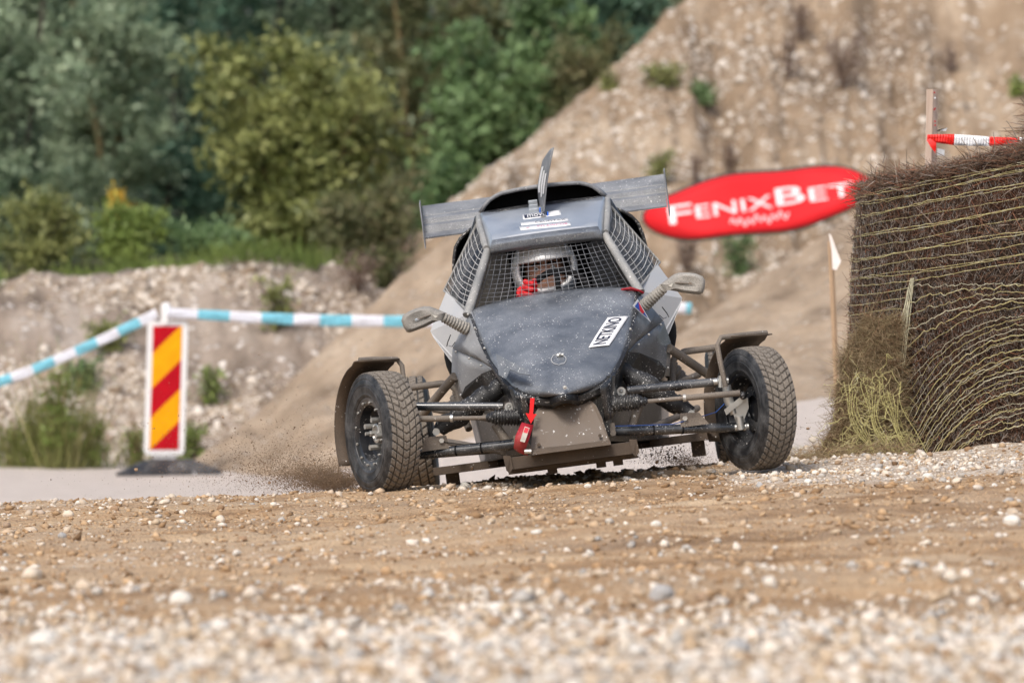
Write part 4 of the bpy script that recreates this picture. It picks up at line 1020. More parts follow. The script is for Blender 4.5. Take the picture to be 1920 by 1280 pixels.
# balaclava round the face
mb = MB(); mb.lathe([(-.09, .098), (.02, .105), (.03, .088)], 24, Matrix.Translation(HC_ + Vector((0, .0, -.03))) @ Matrix.Rotation(-math.pi / 2, 4, 'Z') @ Matrix.Rotation(math.pi, 4, 'Z')); mb.build('balaclava', M['black'], DRV)
def glove(G, s):
    mb = MB(); T = (G - SWC).normalized(); A_ = Vector((0, -1, 0)); tang = T.cross(A_).normalized()
    wri = G + Vector((s * .012, .075, -.03))
    mb.tube([wri + Vector((0, .05, -.03)), wri, (wri + G) / 2 + T * .012, G + T * .02 + Vector((0, .02, 0))], [.037, .034, .042, .036], 12)
    for k, (o, l) in enumerate(((-.034, .92), (-.011, 1.0), (.012, .96), (.034, .82))):
        b = G + tang * o + T * .022 + Vector((0, .022, 0))
        pts = [b, b + T * .008 * l + Vector((0, -.024, 0)), b + T * -.004 + Vector((0, -.050 * l, -.002)), b - T * .030 * l + Vector((0, -.052, 0)), b - T * .048 * l + Vector((0, -.036, 0))]
        mb.tube(pts, [.0105, .0115, .0108, .010, .008], 8)
    th = G - T * .012 + Vector((0, .03, 0)); mb.tube([th, th + tang * -s * .03 + Vector((0, -.012, 0)), th + tang * -s * .052 + T * .01 + Vector((0, -.022, 0))], [.013, .011, .009], 8)
    return mb.build('glove', M['glove'], DRV)
glove(GL + Vector((.0, -.01, .0)), -1); glove(GR, 1)
# ---------------------------------------------------------------- fibres and leaves
def fibres(name, P0, D, Ls, W, mat, parent=None, bend=.2, seed=0, segs=2):
    """thin bent three-sided twigs: start points, directions, lengths, widths"""
    r = np.random.RandomState(seed); n = len(P0); D = D / np.linalg.norm(D, axis=1, keepdims=True)
    a = r.normal(size=(n, 3)); U = np.cross(D, a); U /= np.linalg.norm(U, axis=1, keepdims=True); Wv = np.cross(D, U)
    B_ = r.normal(size=(n, 3)) * bend; rings = []
    for k in range(segs + 1):
        t = k / segs; c = P0 + D * (Ls * t)[:, None] + B_ * (Ls * t * t)[:, None]; w = W * (1 - .55 * t)
        for q in range(3):
            an = 2 * math.pi * q / 3; rings.append(c + (U * math.cos(an) + Wv * math.sin(an)) * w[:, None])
    V = np.stack(rings, 1); nv = V.shape[1]; fs = []
    for k in range(segs):
        for q in range(3): fs.append((k * 3 + q, k * 3 + (q + 1) % 3, k * 3 + 3 + (q + 1) % 3, k * 3 + 3 + q))
    Fq = (np.array(fs)[None] + (np.arange(n) * nv)[:, None, None]).reshape(-1, 4)
    return np_mesh(name, V.reshape(-1, 3), Fq, mat, parent, smooth=True)
def leaf_quads(C, L, Wd, rs, up=.35, out=None):
    n = len(C); D = rs.normal(size=(n, 3)); D[:, 2] -= .2
    D /= np.linalg.norm(D, axis=1, keepdims=True); N = rs.normal(size=(n, 3)); N[:, 2] += up * 2
    if out is not None: N += out
    Sd = np.cross(D, N); Sd /= (np.linalg.norm(Sd, axis=1, keepdims=True) + 1e-9); Nn = np.cross(Sd, D)
    L = L[:, None]; Wd = Wd[:, None]
    V = np.stack([C - D * L / 2, C + Sd * Wd / 2 - Nn * Wd * .12, C + D * L / 2 - Nn * L * .1, C - Sd * Wd / 2 - Nn * Wd * .12], 1)
    return V.reshape(-1, 3), np.arange(4 * n).reshape(-1, 4)

# ---------------------------------------------------------------- bale of brushwood
BC = (2.14, 23.72); BR = .69
BALE = empty('brushwood_bale', (BC[0], BC[1], gz(BC[0], BC[1])))
tag(BALE, 'round bale of dark brushwood wrapped in torn yellow netting', 'bale')
BZ = BALE.location.z
def bale_pt(th, v, dr=0.):
    """th: 0 faces the camera, negative towards the left; v 0..1.03 up; local to the bale"""
    th = np.asarray(th, float); v = np.asarray(v, float)
    bulge = .03 * np.sin(np.pi * np.clip(v, 0, 1)) - .018 * np.clip(v - .5, 0, 1)
    R = BR + bulge + dr; x = R * np.sin(th); y = -R * np.cos(th)
    X = BC[0] + x
    H = 1.115 + .175 * (X - 1.45)
    zb = .052 + .045 * (X - 1.45)
    return np.stack([x, y, zb + v * H - BZ], -1)
TH, VV = np.meshgrid(np.linspace(-math.pi, math.pi, 260, endpoint=True), np.linspace(-.05, .985, 90))
n = fbm(np.stack([TH * 9, VV * 16, TH * 0], -1), 4, 55) - .5
Pb = bale_pt(TH, VV, n * .045 - .01); nx = 260
ii = (np.arange(89)[:, None] * nx + np.arange(nx - 1)[None]).ravel()
def m_brush(name, cols):
    t = MT(name); co = t.co(); mp = t.n('Mapping'); mp.inputs['Scale'].default_value = (1, 1, .35); t.L(co, mp.inputs[0])
    n = t.noise(55., 5, .7, mp.outputs[0]); n2 = t.noise(4., 3, .6, co)
    c = t.ramp(n, [(.3, cols[0]), (.55, cols[1]), (.8, cols[2])]); c = t.mix(t.ramp(n2, [(.4, 0.), (.7, .5)]), c, (.075, .028, .016))
    t.set('Base Color', c); t.set('Roughness', .9); t.set('Specular IOR Level', .15); t.bump(n, 1., .02); return t.m
M['brush'] = m_brush('dark_brushwood', [(.010, .008, .007), (.05, .034, .025), (.14, .11, .088)])
core = np_mesh('core', Pb.reshape(-1, 3), np.stack([ii, ii + 1, ii + nx + 1, ii + nx], -1), M['brush'], BALE, smooth=True)
rt = np.linspace(.0, 1., 24); TT, RR = np.meshgrid(np.linspace(-math.pi, math.pi, 120), rt)
base = bale_pt(TT, np.full_like(TT, .985)); Pt = base.copy(); Pt[..., 0] *= RR; Pt[..., 1] *= RR
Xw = BC[0] + Pt[..., 0]; Pt[..., 2] = .052 + .045 * (Xw - 1.45) + .985 * (1.115 + .175 * (Xw - 1.45)) - BZ + .05 * np.sqrt(np.clip(1 - RR, 0, 1)) + (fbm(Pt * 14, 3, 3) - .5) * .06 - .015
ii = (np.arange(23)[:, None] * 120 + np.arange(119)[None]).ravel()
np_mesh('top', Pt.reshape(-1, 3), np.stack([ii, ii + 1, ii + 121, ii + 120], -1), M['brush'], BALE, smooth=True)
M['twig'] = m_island('brushwood_twigs', [(.02, .012, .009), (.11, .065, .042), (.035, .022, .016), (.23, .165, .12), (.16, .05, .028), (.05, .037, .034), (.42, .36, .31), (.07, .04, .026), (.25, .085, .045), (.13, .088, .062)], .75, 90.)
r = np.random.RandomState(8); N = 30000
th = r.uniform(-1.75, .9, N); v = r.uniform(-.02, .99, N); P0 = bale_pt(th, v, r.uniform(-.012, .012, N))
tang = np.stack([np.cos(th), np.sin(th), 0 * th], -1); rad = np.stack([np.sin(th), -np.cos(th), 0 * th], -1)
D = tang * r.normal(0, .75, N)[:, None] + rad * np.abs(r.normal(.05, .22, N))[:, None] + np.array([0, 0, 1.]) * r.normal(0, .6, N)[:, None]
tw = fibres('twigs', P0, D, r.uniform(.008, .026, N), r.uniform(.0006, .0015, N), M['twig'], BALE, .35, 1, 1); tag(tw, kind='stuff')
N = 2600; th = r.uniform(-1.7, .8, N); v = r.uniform(.0, .97, N); P0 = bale_pt(th, v, r.uniform(.0, .018, N)); tang = np.stack([np.cos(th), np.sin(th), 0 * th], -1)
D = tang * r.normal(0, 1., N)[:, None] + np.array([0, 0, 1.]) * r.normal(0, .7, N)[:, None] + np.stack([np.sin(th), -np.cos(th), 0 * th], -1) * r.normal(.08, .12, N)[:, None]
tag(fibres('long_twigs', P0, D, r.uniform(.03, .09, N), r.uniform(.0010, .0024, N), M['twig'], BALE, .4, 12, 2), kind='stuff')
N = 9000; th = r.uniform(-math.pi, math.pi, N); q = np.where(r.uniform(0, 1, N) < .75, r.uniform(.86, 1.03, N), r.uniform(0, 1, N))
P0 = bale_pt(th, np.full(N, .985)); P0[:, 0] *= q; P0[:, 1] *= q; P0[:, 2] += r.uniform(-.05, .03, N)
Xw = BC[0] + P0[:, 0]; P0[:, 2] += .05 * np.sqrt(np.clip(1 - q, 0, 1))
tang = np.stack([np.cos(th), np.sin(th), 0 * th], -1)
D = tang * (r.normal(0, 1., N))[:, None] + np.stack([np.sin(th), -np.cos(th), 0 * th], -1) * r.normal(.1, .5, N)[:, None] + np.array([0, 0, 1.]) * np.abs(r.normal(0, .08, N))[:, None]
tw = fibres('top_twigs', P0, D, r.uniform(.03, .10, N), r.uniform(.0008, .0024, N), M['twig'], BALE, .3, 2, 1); tag(tw, kind='stuff')
for k, (px, py, dx, dy, L_) in enumerate(((1864, 287, -.05, 1, .085), (1843, 300, -.45, 1, .10), (1822, 296, -.5, .9, .09), (1908, 262, -.6, 1, .09), (1826, 290, .2, 1, .05), (1640, 318, -.6, .6, .05), (1655, 306, .1, 1, .05), (1780, 300, -.9, .5, .07))):
    p = at(px, py, 23.1) - BALE.location; d = Vector((dx, 0, dy)).normalized() * L_
    mb = MB(); mb.tube([p, p + d * .5 + Vector((.004, 0, 0)), p + d], [.0022, .002, .0012], 5); mb.build('stray_twig', M['twig'], BALE)
# net wrap: level strands, and the strands dragged down into a fan where the net tore
def m_net():
    t = MT('yellow_net_twine'); n = t.noise(30., 3, .6); t.set('Base Color', t.ramp(n, [(.3, (.34, .29, .12)), (.55, (.55, .49, .24)), (.75, (.62, .62, .52))])); t.set('Roughness', .6); return t.m
M['net'] = m_net()
M['net_bundle'] = m_plain('bleached_net_twine', (.56, .53, .38), .6, var=.25, scale=60.)
def bale_from_px(px, py):
    X = (px - 960) / F * 23.2; th = -1.57
    for _ in range(6):
        sx = max(-.999, min(.999, (X - BC[0]) / (BR + .02))); th = math.asin(sx); Yd = BC[1] - (BR + .02) * math.cos(th); X = (px - 960) / F * Yd
    z = HC + (HOR - py) / F * Yd; H = 1.115 + .175 * (X - 1.45); zb = .052 + .045 * (X - 1.45)
    return th, (z - zb) / H
def strand(pts, r, name='net_strand', mat=None, jag=.0016, seed=0):
    rr = random.Random(seed); mb = MB(); mb.tube([Vector(p) + Vector((rr.uniform(-jag, jag), rr.uniform(-jag, jag), rr.uniform(-jag, jag) * 1.2)) for p in pts], r, 4, False)
    return mb.build(name, mat or M['net'], BALE)
lv = [.966, .958, .935, .931, .895, .888, .852, .818, .812, .775, .735, .729, .695, .662, .655, .630]
for k, v0 in enumerate(lv):
    ths = np.linspace(-2.2, .6, 60); strand([bale_pt(t, v0 + .004 * math.sin(t * 5 + k) + rnd.gauss(0, .0011), .019 + .003 * math.sin(t * 17 + k)) for t in ths], rnd.uniform(.0008, .0016), seed=k)
for k, v0 in enumerate([.60, .565, .53, .495, .455, .42]):                       # left of the tear
    t1 = bale_from_px(1712 - 6 * k, 560 + 30 * k)[0]; strand([bale_pt(t, v0 + .003 * math.sin(t * 7 + k), .02) for t in np.linspace(-2.0, t1, 30)], .0014, seed=40 + k)
fan = []
for k in range(30):
    u = min(1., max(0., (k + rnd.uniform(-.45, .45)) / 29.0))
    y_end = 545 + 262 * u                                      # level at the right-hand edge of the picture
    y0 = 540 + 312 * min(1, u * 3.0); x0 = 1722 - 40 * (y0 - 520) / 325 + max(0, u - .33) * 165
    pts = []; kink = 0.
    for t in np.linspace(0, 1, 60):
        px = x0 + (1990 - x0) * t; e = 1 - (1 - t) ** 3.0; py = y0 + (y_end - 14 - y0) * e
        kink = (kink * .55 + rnd.gauss(0, .0045)); tb, vb = bale_from_px(px, py); pts.append(bale_pt(tb + kink * .6, vb + kink * (1.25 - t) + .004 * math.sin(k * 1.7), .020 + .012 * (1 - t) + .006 * math.sin(k)))
    strand(pts, rnd.uniform(.0009, .0019), seed=80 + k, jag=.0012, mat=M['net'] if k % 3 else M['net_bundle'])
for k in range(9):                                             # the gathered bundle along the edge of the tear
    pts = []
    for t in np.linspace(0, 1, 26):
        px = 1722 - 44 * t + (k - 4) * 1.6 * (.4 + t * 2.4); py = 520 + 325 * t
        tb, vb = bale_from_px(px, py); pts.append(bale_pt(tb, vb, .034 + .05 * t * t + .004 * math.sin(k * 2 + t * 5)))
    strand(pts, .0017, seed=140 + k, mat=M['net_bundle'])
M['net_pale'] = m_plain('pale_net_thread', (.40, .38, .35), .6, var=.3)
N = 5200; th = r.uniform(-1.6, .7, N); v = r.uniform(.03, .95, N); P0 = bale_pt(th, v, .013)  # thin cross threads of the net, short slanting lengths
tang = np.stack([np.cos(th), np.sin(th), 0 * th], -1); D = tang * (np.where(r.uniform(0, 1, N) < .5, .35, -.45) + r.normal(0, .12, N))[:, None] + np.array([0, 0, 1.])
tag(fibres('cross_threads', P0, D, r.uniform(.012, .034, N), np.full(N, .00055), M['net_pale'], BALE, .1, 6, 1), kind='stuff')
# spilled filling at the foot of the tear
M['straw'] = m_island('spilled_straw', [(.09, .055, .032), (.30, .215, .12), (.42, .335, .20), (.17, .10, .055), (.34, .29, .15), (.52, .43, .27), (.22, .085, .045)], .8, 80.)
SP = empty('spilled_straw', (1.42, 23.05, gz(1.42, 23.05))); tag(SP, 'heap of loose straw and yellow net spilling from the torn bale', 'straw heap')
def spill_center(v):                                           # half width and centre of the spill by height 0..1 (world)
    px = np.interp(v, [0, .25, .5, .75, 1.], [1624, 1630, 1632, 1642, 1664]); hw = np.interp(v, [0, .25, .5, .75, 1.], [90, 64, 60, 54, 40]); py = np.interp(v, [0, 1.], [862, 592]); return px, hw, py
rows = []
for v in np.linspace(0, 1, 26):
    px, hw, py = spill_center(v); row = []
    for a in np.linspace(math.pi * .02, math.pi * .98, 28):
        p = at(px - hw * math.cos(a), py, 23.12); d = .20 * (1 - .75 * v) * math.sin(a)
        p.y += .12 - d; row.append(p - SP.location)
    rows.append(row)
A = np.array([[tuple(p) for p in q] for q in rows]); A += ((fbm(A * 13, 3, 5) - .5) * .06)[..., None]
ii = (np.arange(25)[:, None] * 28 + np.arange(27)[None]).ravel(); np_mesh('heap', A.reshape(-1, 3), np.stack([ii, ii + 1, ii + 29, ii + 28], -1), m_brush('straw_mat', [(.03, .022, .013), (.18, .13, .07), (.33, .26, .15)]), SP, smooth=True)
N = 11000; i = r.uniform(0, 24.9, N); j = r.uniform(0, 26.9, N); a, b = i.astype(int), j.astype(int); P0 = A[a, b] + (A[a + 1, b] - A[a, b]) * (i - a)[:, None] + (A[a, b + 1] - A[a, b]) * (j - b)[:, None]
D = r.normal(size=(N, 3)); D[:, 1] -= .4; D[:, 2] -= .1
tag(fibres('straw', P0, D, r.uniform(.015, .07, N), r.uniform(.0006, .0013, N), M['straw'], SP, .5, 3, 2), kind='stuff')
N = 2600; px = r.uniform(1470, 1720, N) ; P0 = np.array([tuple(at(p, 0, 22.95)) for p in px]); P0[:, 1] += r.uniform(-.15, .5, N); P0[:, 2] = ground_z(P0[:, 0], P0[:, 1]) + r.uniform(0, .045, N) * np.clip((px - 1470) / 90, 0, 1)
P0 -= np.array(SP.location); D = r.normal(size=(N, 3)); D[:, 2] *= .35
tag(fibres('scattered_straw', P0, D, r.uniform(.02, .07, N), r.uniform(.0006, .0013, N), M['straw'], SP, .5, 4, 2), kind='stuff')
M['netyellow'] = m_plain('bright_net_twine', (.50, .45, .19), .6, var=.35, scale=60.)
for k in range(150):
    rr = random.Random(900 + k); v = .60 * rr.random() ** 1.5; pxc, hw, py = spill_center(v); px = pxc + rr.uniform(-.9, .95) * hw * .9
    p = at(px, py, 23.12); p.y -= .13 * (1 - v) + .02; d = Vector((rr.gauss(0, 1), rr.gauss(0, .4), rr.gauss(-.6, 1))).normalized(); pts = [p - SP.location]
    for q in range(rr.randint(8, 18)):
        d = (d + Vector((rr.gauss(0, .75), rr.gauss(0, .3), rr.gauss(-.05, .7)))).normalized(); p = p + d * .014
        g = gz(p.x, p.y) + .006
        if p.z < g: p.z = g; d.z = abs(d.z)
        pts.append(p - SP.location)
    mb = MB(); mb.tube(pts, rr.uniform(.0006, .0011), 4, False); mb.build('net_tangle', M['netyellow'] if k % 3 else M['net'], SP)
for k in range(16):
    rr = random.Random(1300 + k); x0 = 1600 + 7 * k; pts = []
    for t in np.linspace(0, 1, 12):
        px = x0 + 60 * t * t - 18 + 4 * math.sin(t * 8 + k); py = 715 + 8 * (k % 5) + (856 - 715) * t; p = at(px, py, 22.98 - .05 * t + .003 * k); pts.append(p - SP.location)
    mb = MB(); mb.tube(pts, .0012, 4, False); mb.build('net_tangle', M['netyellow'], SP)

# ---------------------------------------------------------------- stakes and tapes
def m_wood(name, a, b):
    t = MT(name); mp = t.n('Mapping'); mp.inputs['Scale'].default_value = (60, 60, 3); t.L(t.co(), mp.inputs[0]); n = t.noise(1., 5, .6, mp.outputs[0])
    t.set('Base Color', t.ramp(n, [(.3, a), (.7, b)])); t.set('Roughness', .8); t.bump(n, .4, .003); return t.m
M['stakewood'] = m_wood('weathered_pine', (.40, .29, .22), (.58, .46, .38)); M['stakewood2'] = m_wood('raw_pine', (.30, .19, .11), (.46, .32, .20))
def stake(name, label, p_top, p_bot, w, mat, grp=None):
    o = empty(name, p_bot); tag(o, label, 'stake', grp); d = p_top - p_bot; h = d.length
    mb = MB(); mb.tube([Vector((0, 0, -.12)), d * .5, d], [w * .707] * 3, 4); b = mb.build('post', mat, o, False)
    return o
top = at(1748, 168, 24.6); bot = Vector((top.x - .03, 24.6, gz(top.x, 24.6)))
stk = stake('wooden_stake', 'weathered wooden stake standing behind the bale holding red and white tape', top, bot, .036, M['stakewood'])
M['staple'] = m_plain('red_plastic_scrap', (.4, .03, .03), .5); M['plastic_clear'] = m_plain('clear_tape_scrap', (.6, .63, .66), .3)
for y in (174, 184, 204, 206, 228, 235):
    p = at(1752 + rnd.uniform(-1, 1), y, 24.57) - bot; mb = MB(); mb.box(p, (.006, .01, .007)); mb.build('staple', M['staple'] if y != 184 else M['white'], stk)
M['tape_r'] = m_plain('red_tape', (.80, .018, .012), .35, var=.06); M['tape_w'] = m_plain('white_tape', (.82, .82, .83), .35, var=.03); M['tape_c'] = m_plain('cyan_tape', (.20, .55, .68), .4, var=.08); M['tape_lav'] = m_plain('pale_tape', (.76, .77, .84), .4, var=.05)
def ribbon(ctr, wid, mats, seg, twist=None, sag=None):
    """a strip of barrier tape through world points; colour changes every seg metres"""
    C = [Vector(p) for p in ctr]; mb = MB(); d = 0.; rows = []; dist = [0.]
    for a, b in zip(C, C[1:]): dist.append(dist[-1] + (b - a).length)
    for i, p in enumerate(C):
        t = (C[min(i + 1, len(C) - 1)] - C[max(i - 1, 0)]).normalized(); n = t.cross(Vector((0, 1, 0))).normalized(); w = wid[i] if isinstance(wid, list) else wid
        tw = twist(i) if twist else 0.; up = (n * math.cos(tw) + Vector((0, 1, 0)) * math.sin(tw)) * w / 2
        if up.z < 0: up = -up
        rows.append([p - up, p - up * .4 + Vector((0, .12 * w * math.sin(i * .9), 0)), p + up * .3 + Vector((0, -.15 * w * math.sin(i * .7 + 1), 0)), p + up])
    for i in range(len(rows) - 1):
        mb.cur = int((dist[i] + dist[i + 1]) / 2 / seg) % 2 if not callable(seg) else seg((dist[i] + dist[i + 1]) / 2)
        mb.grid([rows[i], rows[i + 1]])
    return mb
pts = []; wid = []
for t in np.linspace(0, 1, 60):
    px = 1738 + 300 * t; py = 259 + 4 * t + 5 * math.sin(t * 3.1); pts.append(at(px, py, 24.52 + .05 * t)); wid.append(.028 + .014 * min(1, t * 6) + .005 * math.sin(t * 9))
mb = ribbon(pts, wid, None, lambda d: 0 if d < .118 else (1 if d < .272 else (0 if d < .40 else (1 if d < .52 else 0))))
rt_ = tag(solidify(mb.build('barrier_tape', [M['tape_r'], M['tape_w']]), .0006), 'red and white barrier tape tied to the stake above the bale', 'barrier tape')
mb = MB(); mb.grid([[at(1737, 262, 24.5), at(1744, 260, 24.5)], [at(1744, 275, 24.49), at(1755, 268, 24.49)], [at(1754, 288, 24.5), at(1755, 276, 24.49)]]); mb.build('tape_end', M['tape_r'], rt_)
mb = MB(); mb.grid([[at(1754, 248, 24.6), at(1757, 244, 24.6)], [at(1776, 240, 24.6), at(1773, 246, 24.6)]]); mb.grid([[at(1755, 278, 24.6), at(1755, 290, 24.6)], [at(1771, 281, 24.6), at(1770, 294, 24.6)]]); mb.build('tape_scrap', M['plastic_clear'], rt_)
for o in rt_.children: o.matrix_parent_inverse = Matrix.Identity(4)
top = at(1557, 452, 29.0); bot = at(1574, 802, 29.0); bot.z = min(bot.z, gz(bot.x, 29.0))
fs = stake('flag_stake', 'thin leaning wooden stake with small white pennant left of the bale', top, bot, .020, M['stakewood2'])
mb = MB(); fl = [at(1554, 438, 28.97), at(1558, 440, 28.97), at(1566, 462, 28.95), at(1577, 490, 28.94), at(1569, 506, 28.95), at(1561, 505, 28.96), at(1559, 470, 28.97)]
mb.slab([p - bot for p in fl], (0, .004, 0)); M['flagw'] = m_plain('offwhite_cloth', (.72, .66, .62), .7, var=.06); mb.build('pennant', M['flagw'], fs, False)

# ---------------------------------------------------------------- striped road barrier board
YB = 42.0; bb = at(318, 886, YB); bb.z = gz(bb.x, YB)
BD = empty('barrier_board', bb); tag(BD, 'red and yellow striped roadwork board in white frame on black rubber foot', 'barrier board')
ux = Vector((1, .15, 0)).normalized(); uz = Vector((.03, 0, 1)).normalized(); sc_ = YB / F
c0 = at(311, 727, YB) - bb
def bd(x, z, y=0.): return c0 + ux * (x * sc_) + uz * (z * sc_) + Vector((.0, y, 0))
def rrect(hx, hz, r, n=5):
    out = []
    for cx, cz, a0 in ((hx - r, hz - r, 0), (-hx + r, hz - r, 90), (-hx + r, -hz + r, 180), (hx - r, -hz + r, 270)):
        for k in range(n + 1): a = math.radians(a0 + 90 * k / n); out.append((cx + r * math.cos(a), cz + r * math.sin(a)))
    return out
M['frame_w'] = m_plain('white_plastic', (.74, .73, .72), .45, var=.06); M['sign_r'] = m_plain('reflective_red', (.42, .002, .010), .6, spec=.15, var=.15, scale=9.); M['sign_y'] = m_plain('reflective_amber', (.78, .33, .002), .6, spec=.15, var=.1, scale=9.)
mb = MB(); mb.slab([bd(x, z) for x, z in rrect(38, 126, 9)], (0, .05, 0)); mb.slab([bd(x, z, .012) for x, z in ((-26, -124), (26, -124), (14, -146), (-10, -146))], (0, .03, 0)); mb.tube([bd(-4, 120, .02), bd(-4, 152, .02)], 10 * sc_, 10); mb.ball(bd(-4, 150, .02), 10.5 * sc_, 10); mb.build('frame', M['frame_w'], BD)
W2, H2 = 27.5, 116.
def clip_band(o0, o1):
    """part of the face where o0 <= z - slope*x <= o1"""
    poly = [(-W2, -H2), (W2, -H2), (W2, H2), (-W2, H2)]; k = 1.0
    def cut(P, f):
        out = []
        for i in range(len(P)):
            a, b = P[i], P[(i + 1) % len(P)]; fa, fb = f(a), f(b)
            if fa >= 0: out.append(a)
            if fa * fb < 0: t = fa / (fa - fb); out.append((a[0] + (b[0] - a[0]) * t, a[1] + (b[1] - a[1]) * t))
        return out
    poly = cut(poly, lambda p: p[1] - k * p[0] - o0); return cut(poly, lambda p: o1 - (p[1] - k * p[0])) if poly else []
bands = [(-200, -92, 1), (-92, -37, 0), (-37, 28, 1) , (28, 92, 0), (92, 200, 1)]
bands = [(-300, -89, 1), (-89, -29, 0), (-29, 26, 1), (26, 92, 0), (92, 300, 1)]
for o0, o1, isr in bands:
    P = clip_band(o0, o1)
    if len(P) > 2:
        mb = MB(); mb.slab([bd(x, z, -.003) for x, z in P], (0, .002, 0)); mb.build('stripe', M['sign_r'] if isr else M['sign_y'], BD, False)
M['foot'] = m_dusty('recycled_rubber_foot', (.012, .014, .018), (.3, .27, .24), .3, .6, .5, 30.)
mb = MB(); Wf = 96 * sc_; rows = []
for y, k, h in ((-.24, 1., 0), (-.24, .98, 6), (-.12, .62, 25), (.0, .5, 30), (.12, .62, 25), (.24, .98, 6), (.24, 1., 0)):
    rows.append([Vector((x * Wf * 1., y, z * sc_)) for x, z in ((-1, -4), (-1., min(5, h)), (-.62, h * .75), (-.35, h), (.35, h), (.62, h * .75), (1., min(5, h)), (1., -4))])
mb.grid(rows); mb.build('rubber_foot', M['foot'], BD, False)

# cyan and white tape: two lengths, tied at the board
pts = [at(-420 + 714 * t, 800 - 212 * t + 42 * math.sin(math.pi * t) , 44.2 - 2.25 * t) for t in np.linspace(0, 1, 90)]
tag(solidify(ribbon(pts, .074, None, .222).build('barrier_tape', [M['tape_c'], M['tape_lav']]), .0006), 'sagging cyan and white tape from the striped board to the left edge', 'barrier tape')
pts = [at(312 + 985 * t, 586 - 8 * t + 20 * math.sin(math.pi * min(1, t * 1.05)), 41.95 + 1.0 * t) for t in np.linspace(0, 1, 100)]
rt2 = tag(solidify(ribbon(pts, [.070 + .016 * min(1, t * 3) for t in np.linspace(0, 1, 100)], None, .236).build('barrier_tape', [M['tape_lav'], M['tape_c']]), .0006), 'cyan and white tape stretched from the striped board behind the buggy', 'barrier tape')
top = at(1297, 566, 43.); bot = Vector((top.x + .02, 43., .2)); 

# ---------------------------------------------------------------- red oval banner on the hillside
YN = 50.5; bn = at(1422, 380, YN); BN = empty('oval_banner', bn); tag(BN, 'red oval fabric banner with white lettering lying against the gravel hill', 'banner')
sN = YN / F; TA = math.radians(8.2)
def bnp(x, z, d=0.):
    xr, zr = x * math.cos(TA) - z * math.sin(TA), x * math.sin(TA) + z * math.cos(TA)
    return Vector((xr * sN, zr * sN * .35 + d + .04 * math.sin(x * .02), zr * sN))
def oval(a, b, n=60):
    out = []
    for k in range(n):
        t = 2 * math.pi * k / n; c, s_ = math.cos(t), math.sin(t)
        x = a * math.copysign(abs(c) ** .85, c); z = b * math.copysign(abs(s_) ** 1.0, s_) + 6 * math.cos(2 * t) * 0 - 3.5 * math.sin(x * .03)
        out.append((x, z))
    return out
M['ban_r'] = m_plain('red_banner_cloth', (.68, .016, .022), .65, var=.16, scale=2.2, spec=.2); M['ban_k'] = m_plain('black_banner_trim', (.02, .018, .02), .7)
def disc(a, b, d, th):
    mb = MB(); P = oval(a, b); rings = [[bnp(x * k, z * k, d) for x, z in P] for k in (1., .75, .5, .25, .02)]
    n = len(P); vs = [p for r_ in rings for p in r_]; fs = [(i * n + j, i * n + (j + 1) % n, (i + 1) * n + (j + 1) % n, (i + 1) * n + j) for i in range(4) for j in range(n)]
    mb.add(vs, fs); return mb
solidify(disc(221, 60, .012, 0).build('trim', M['ban_k'], BN), .02); solidify(disc(216, 55, -.004, 0).build('cloth', M['ban_r'], BN), .004)
M['ban_w'] = m_plain('white_print', (.85, .80, .82), .5, var=.04)
def ban_text(txt, x0, x1, z0, z1, **kw):
    v, f = text_mesh(txt, **kw); a, b = v.min(0), v.max(0); mb = MB()
    mb.add([bnp(x0 + (x1 - x0) * (q[0] - a[0]) / (b[0] - a[0]), z0 + (z1 - z0) * (q[1] - a[1]) / (b[1] - a[1]), -.012) for q in v], f); solidify(mb.build('lettering', M['ban_w'], BN, False), .002)
ban_text('F', -170, -126, -17, 17, offset=.0); ban_text('ENIX', -119, 26, -13, 11, offset=.0); ban_text('B', 34, 88, -11, 21, offset=.004); ban_text('ET', 97, 180, -12, 13, offset=.0)
pts = [bnp(-58 + 112 * t, -31 + 6 * math.sin(t * 46) + 3 * math.sin(t * 17), -.012) for t in np.linspace(0, 1, 120)]
mb = MB(); mb.tube(pts, 1.5 * sN, 5); mb.build('script_line', M['ban_w'], BN)
LEAF_GAIN = 2.9
# ---------------------------------------------------------------- trees and shrubs
LEAF = {
 'willow': m_leaf('grey_willow_leaf', [(.012, .027, .015), (.048, .074, .042), (.018, .035, .019), (.095, .124, .076), (.036, .06, .031), (.16, .185, .125)]),
 'blue': m_leaf('blue_green_leaf', [(.007, .020, .014), (.024, .052, .034), (.011, .028, .018), (.065, .105, .07)]),
 'olive': m_leaf('olive_leaf', [(.014, .021, .005), (.05, .062, .017), (.02, .026, .007), (.09, .10, .03), (.036, .042, .012), (.15, .155, .06)]),
 'brown': m_leaf('browning_leaf', [(.018, .022, .009), (.07, .068, .030), (.028, .03, .013), (.11, .095, .048), (.04, .052, .022)]),
 'green': m_leaf('rich_green_leaf', [(.008, .020, .007), (.028, .052, .017), (.012, .027, .009), (.055, .088, .034), (.09, .128, .058)]),
 'bright': m_leaf('bright_green_leaf', [(.025, .04, .008), (.06, .085, .018), (.036, .055, .011), (.105, .13, .036)]),
 'weed': m_leaf('weed_blade', [(.04, .05, .012), (.10, .115, .03), (.06, .075, .018), (.17, .16, .06), (.08, .07, .035)]),
 'amber': m_leaf('autumn_leaf', [(.20, .11, .015), (.26, .16, .02), (.15, .13, .02)]),
 'dry': m_leaf('dry_stalk_leaf', [(.06, .042, .032), (.12, .09, .07), (.05, .036, .03)]),
}
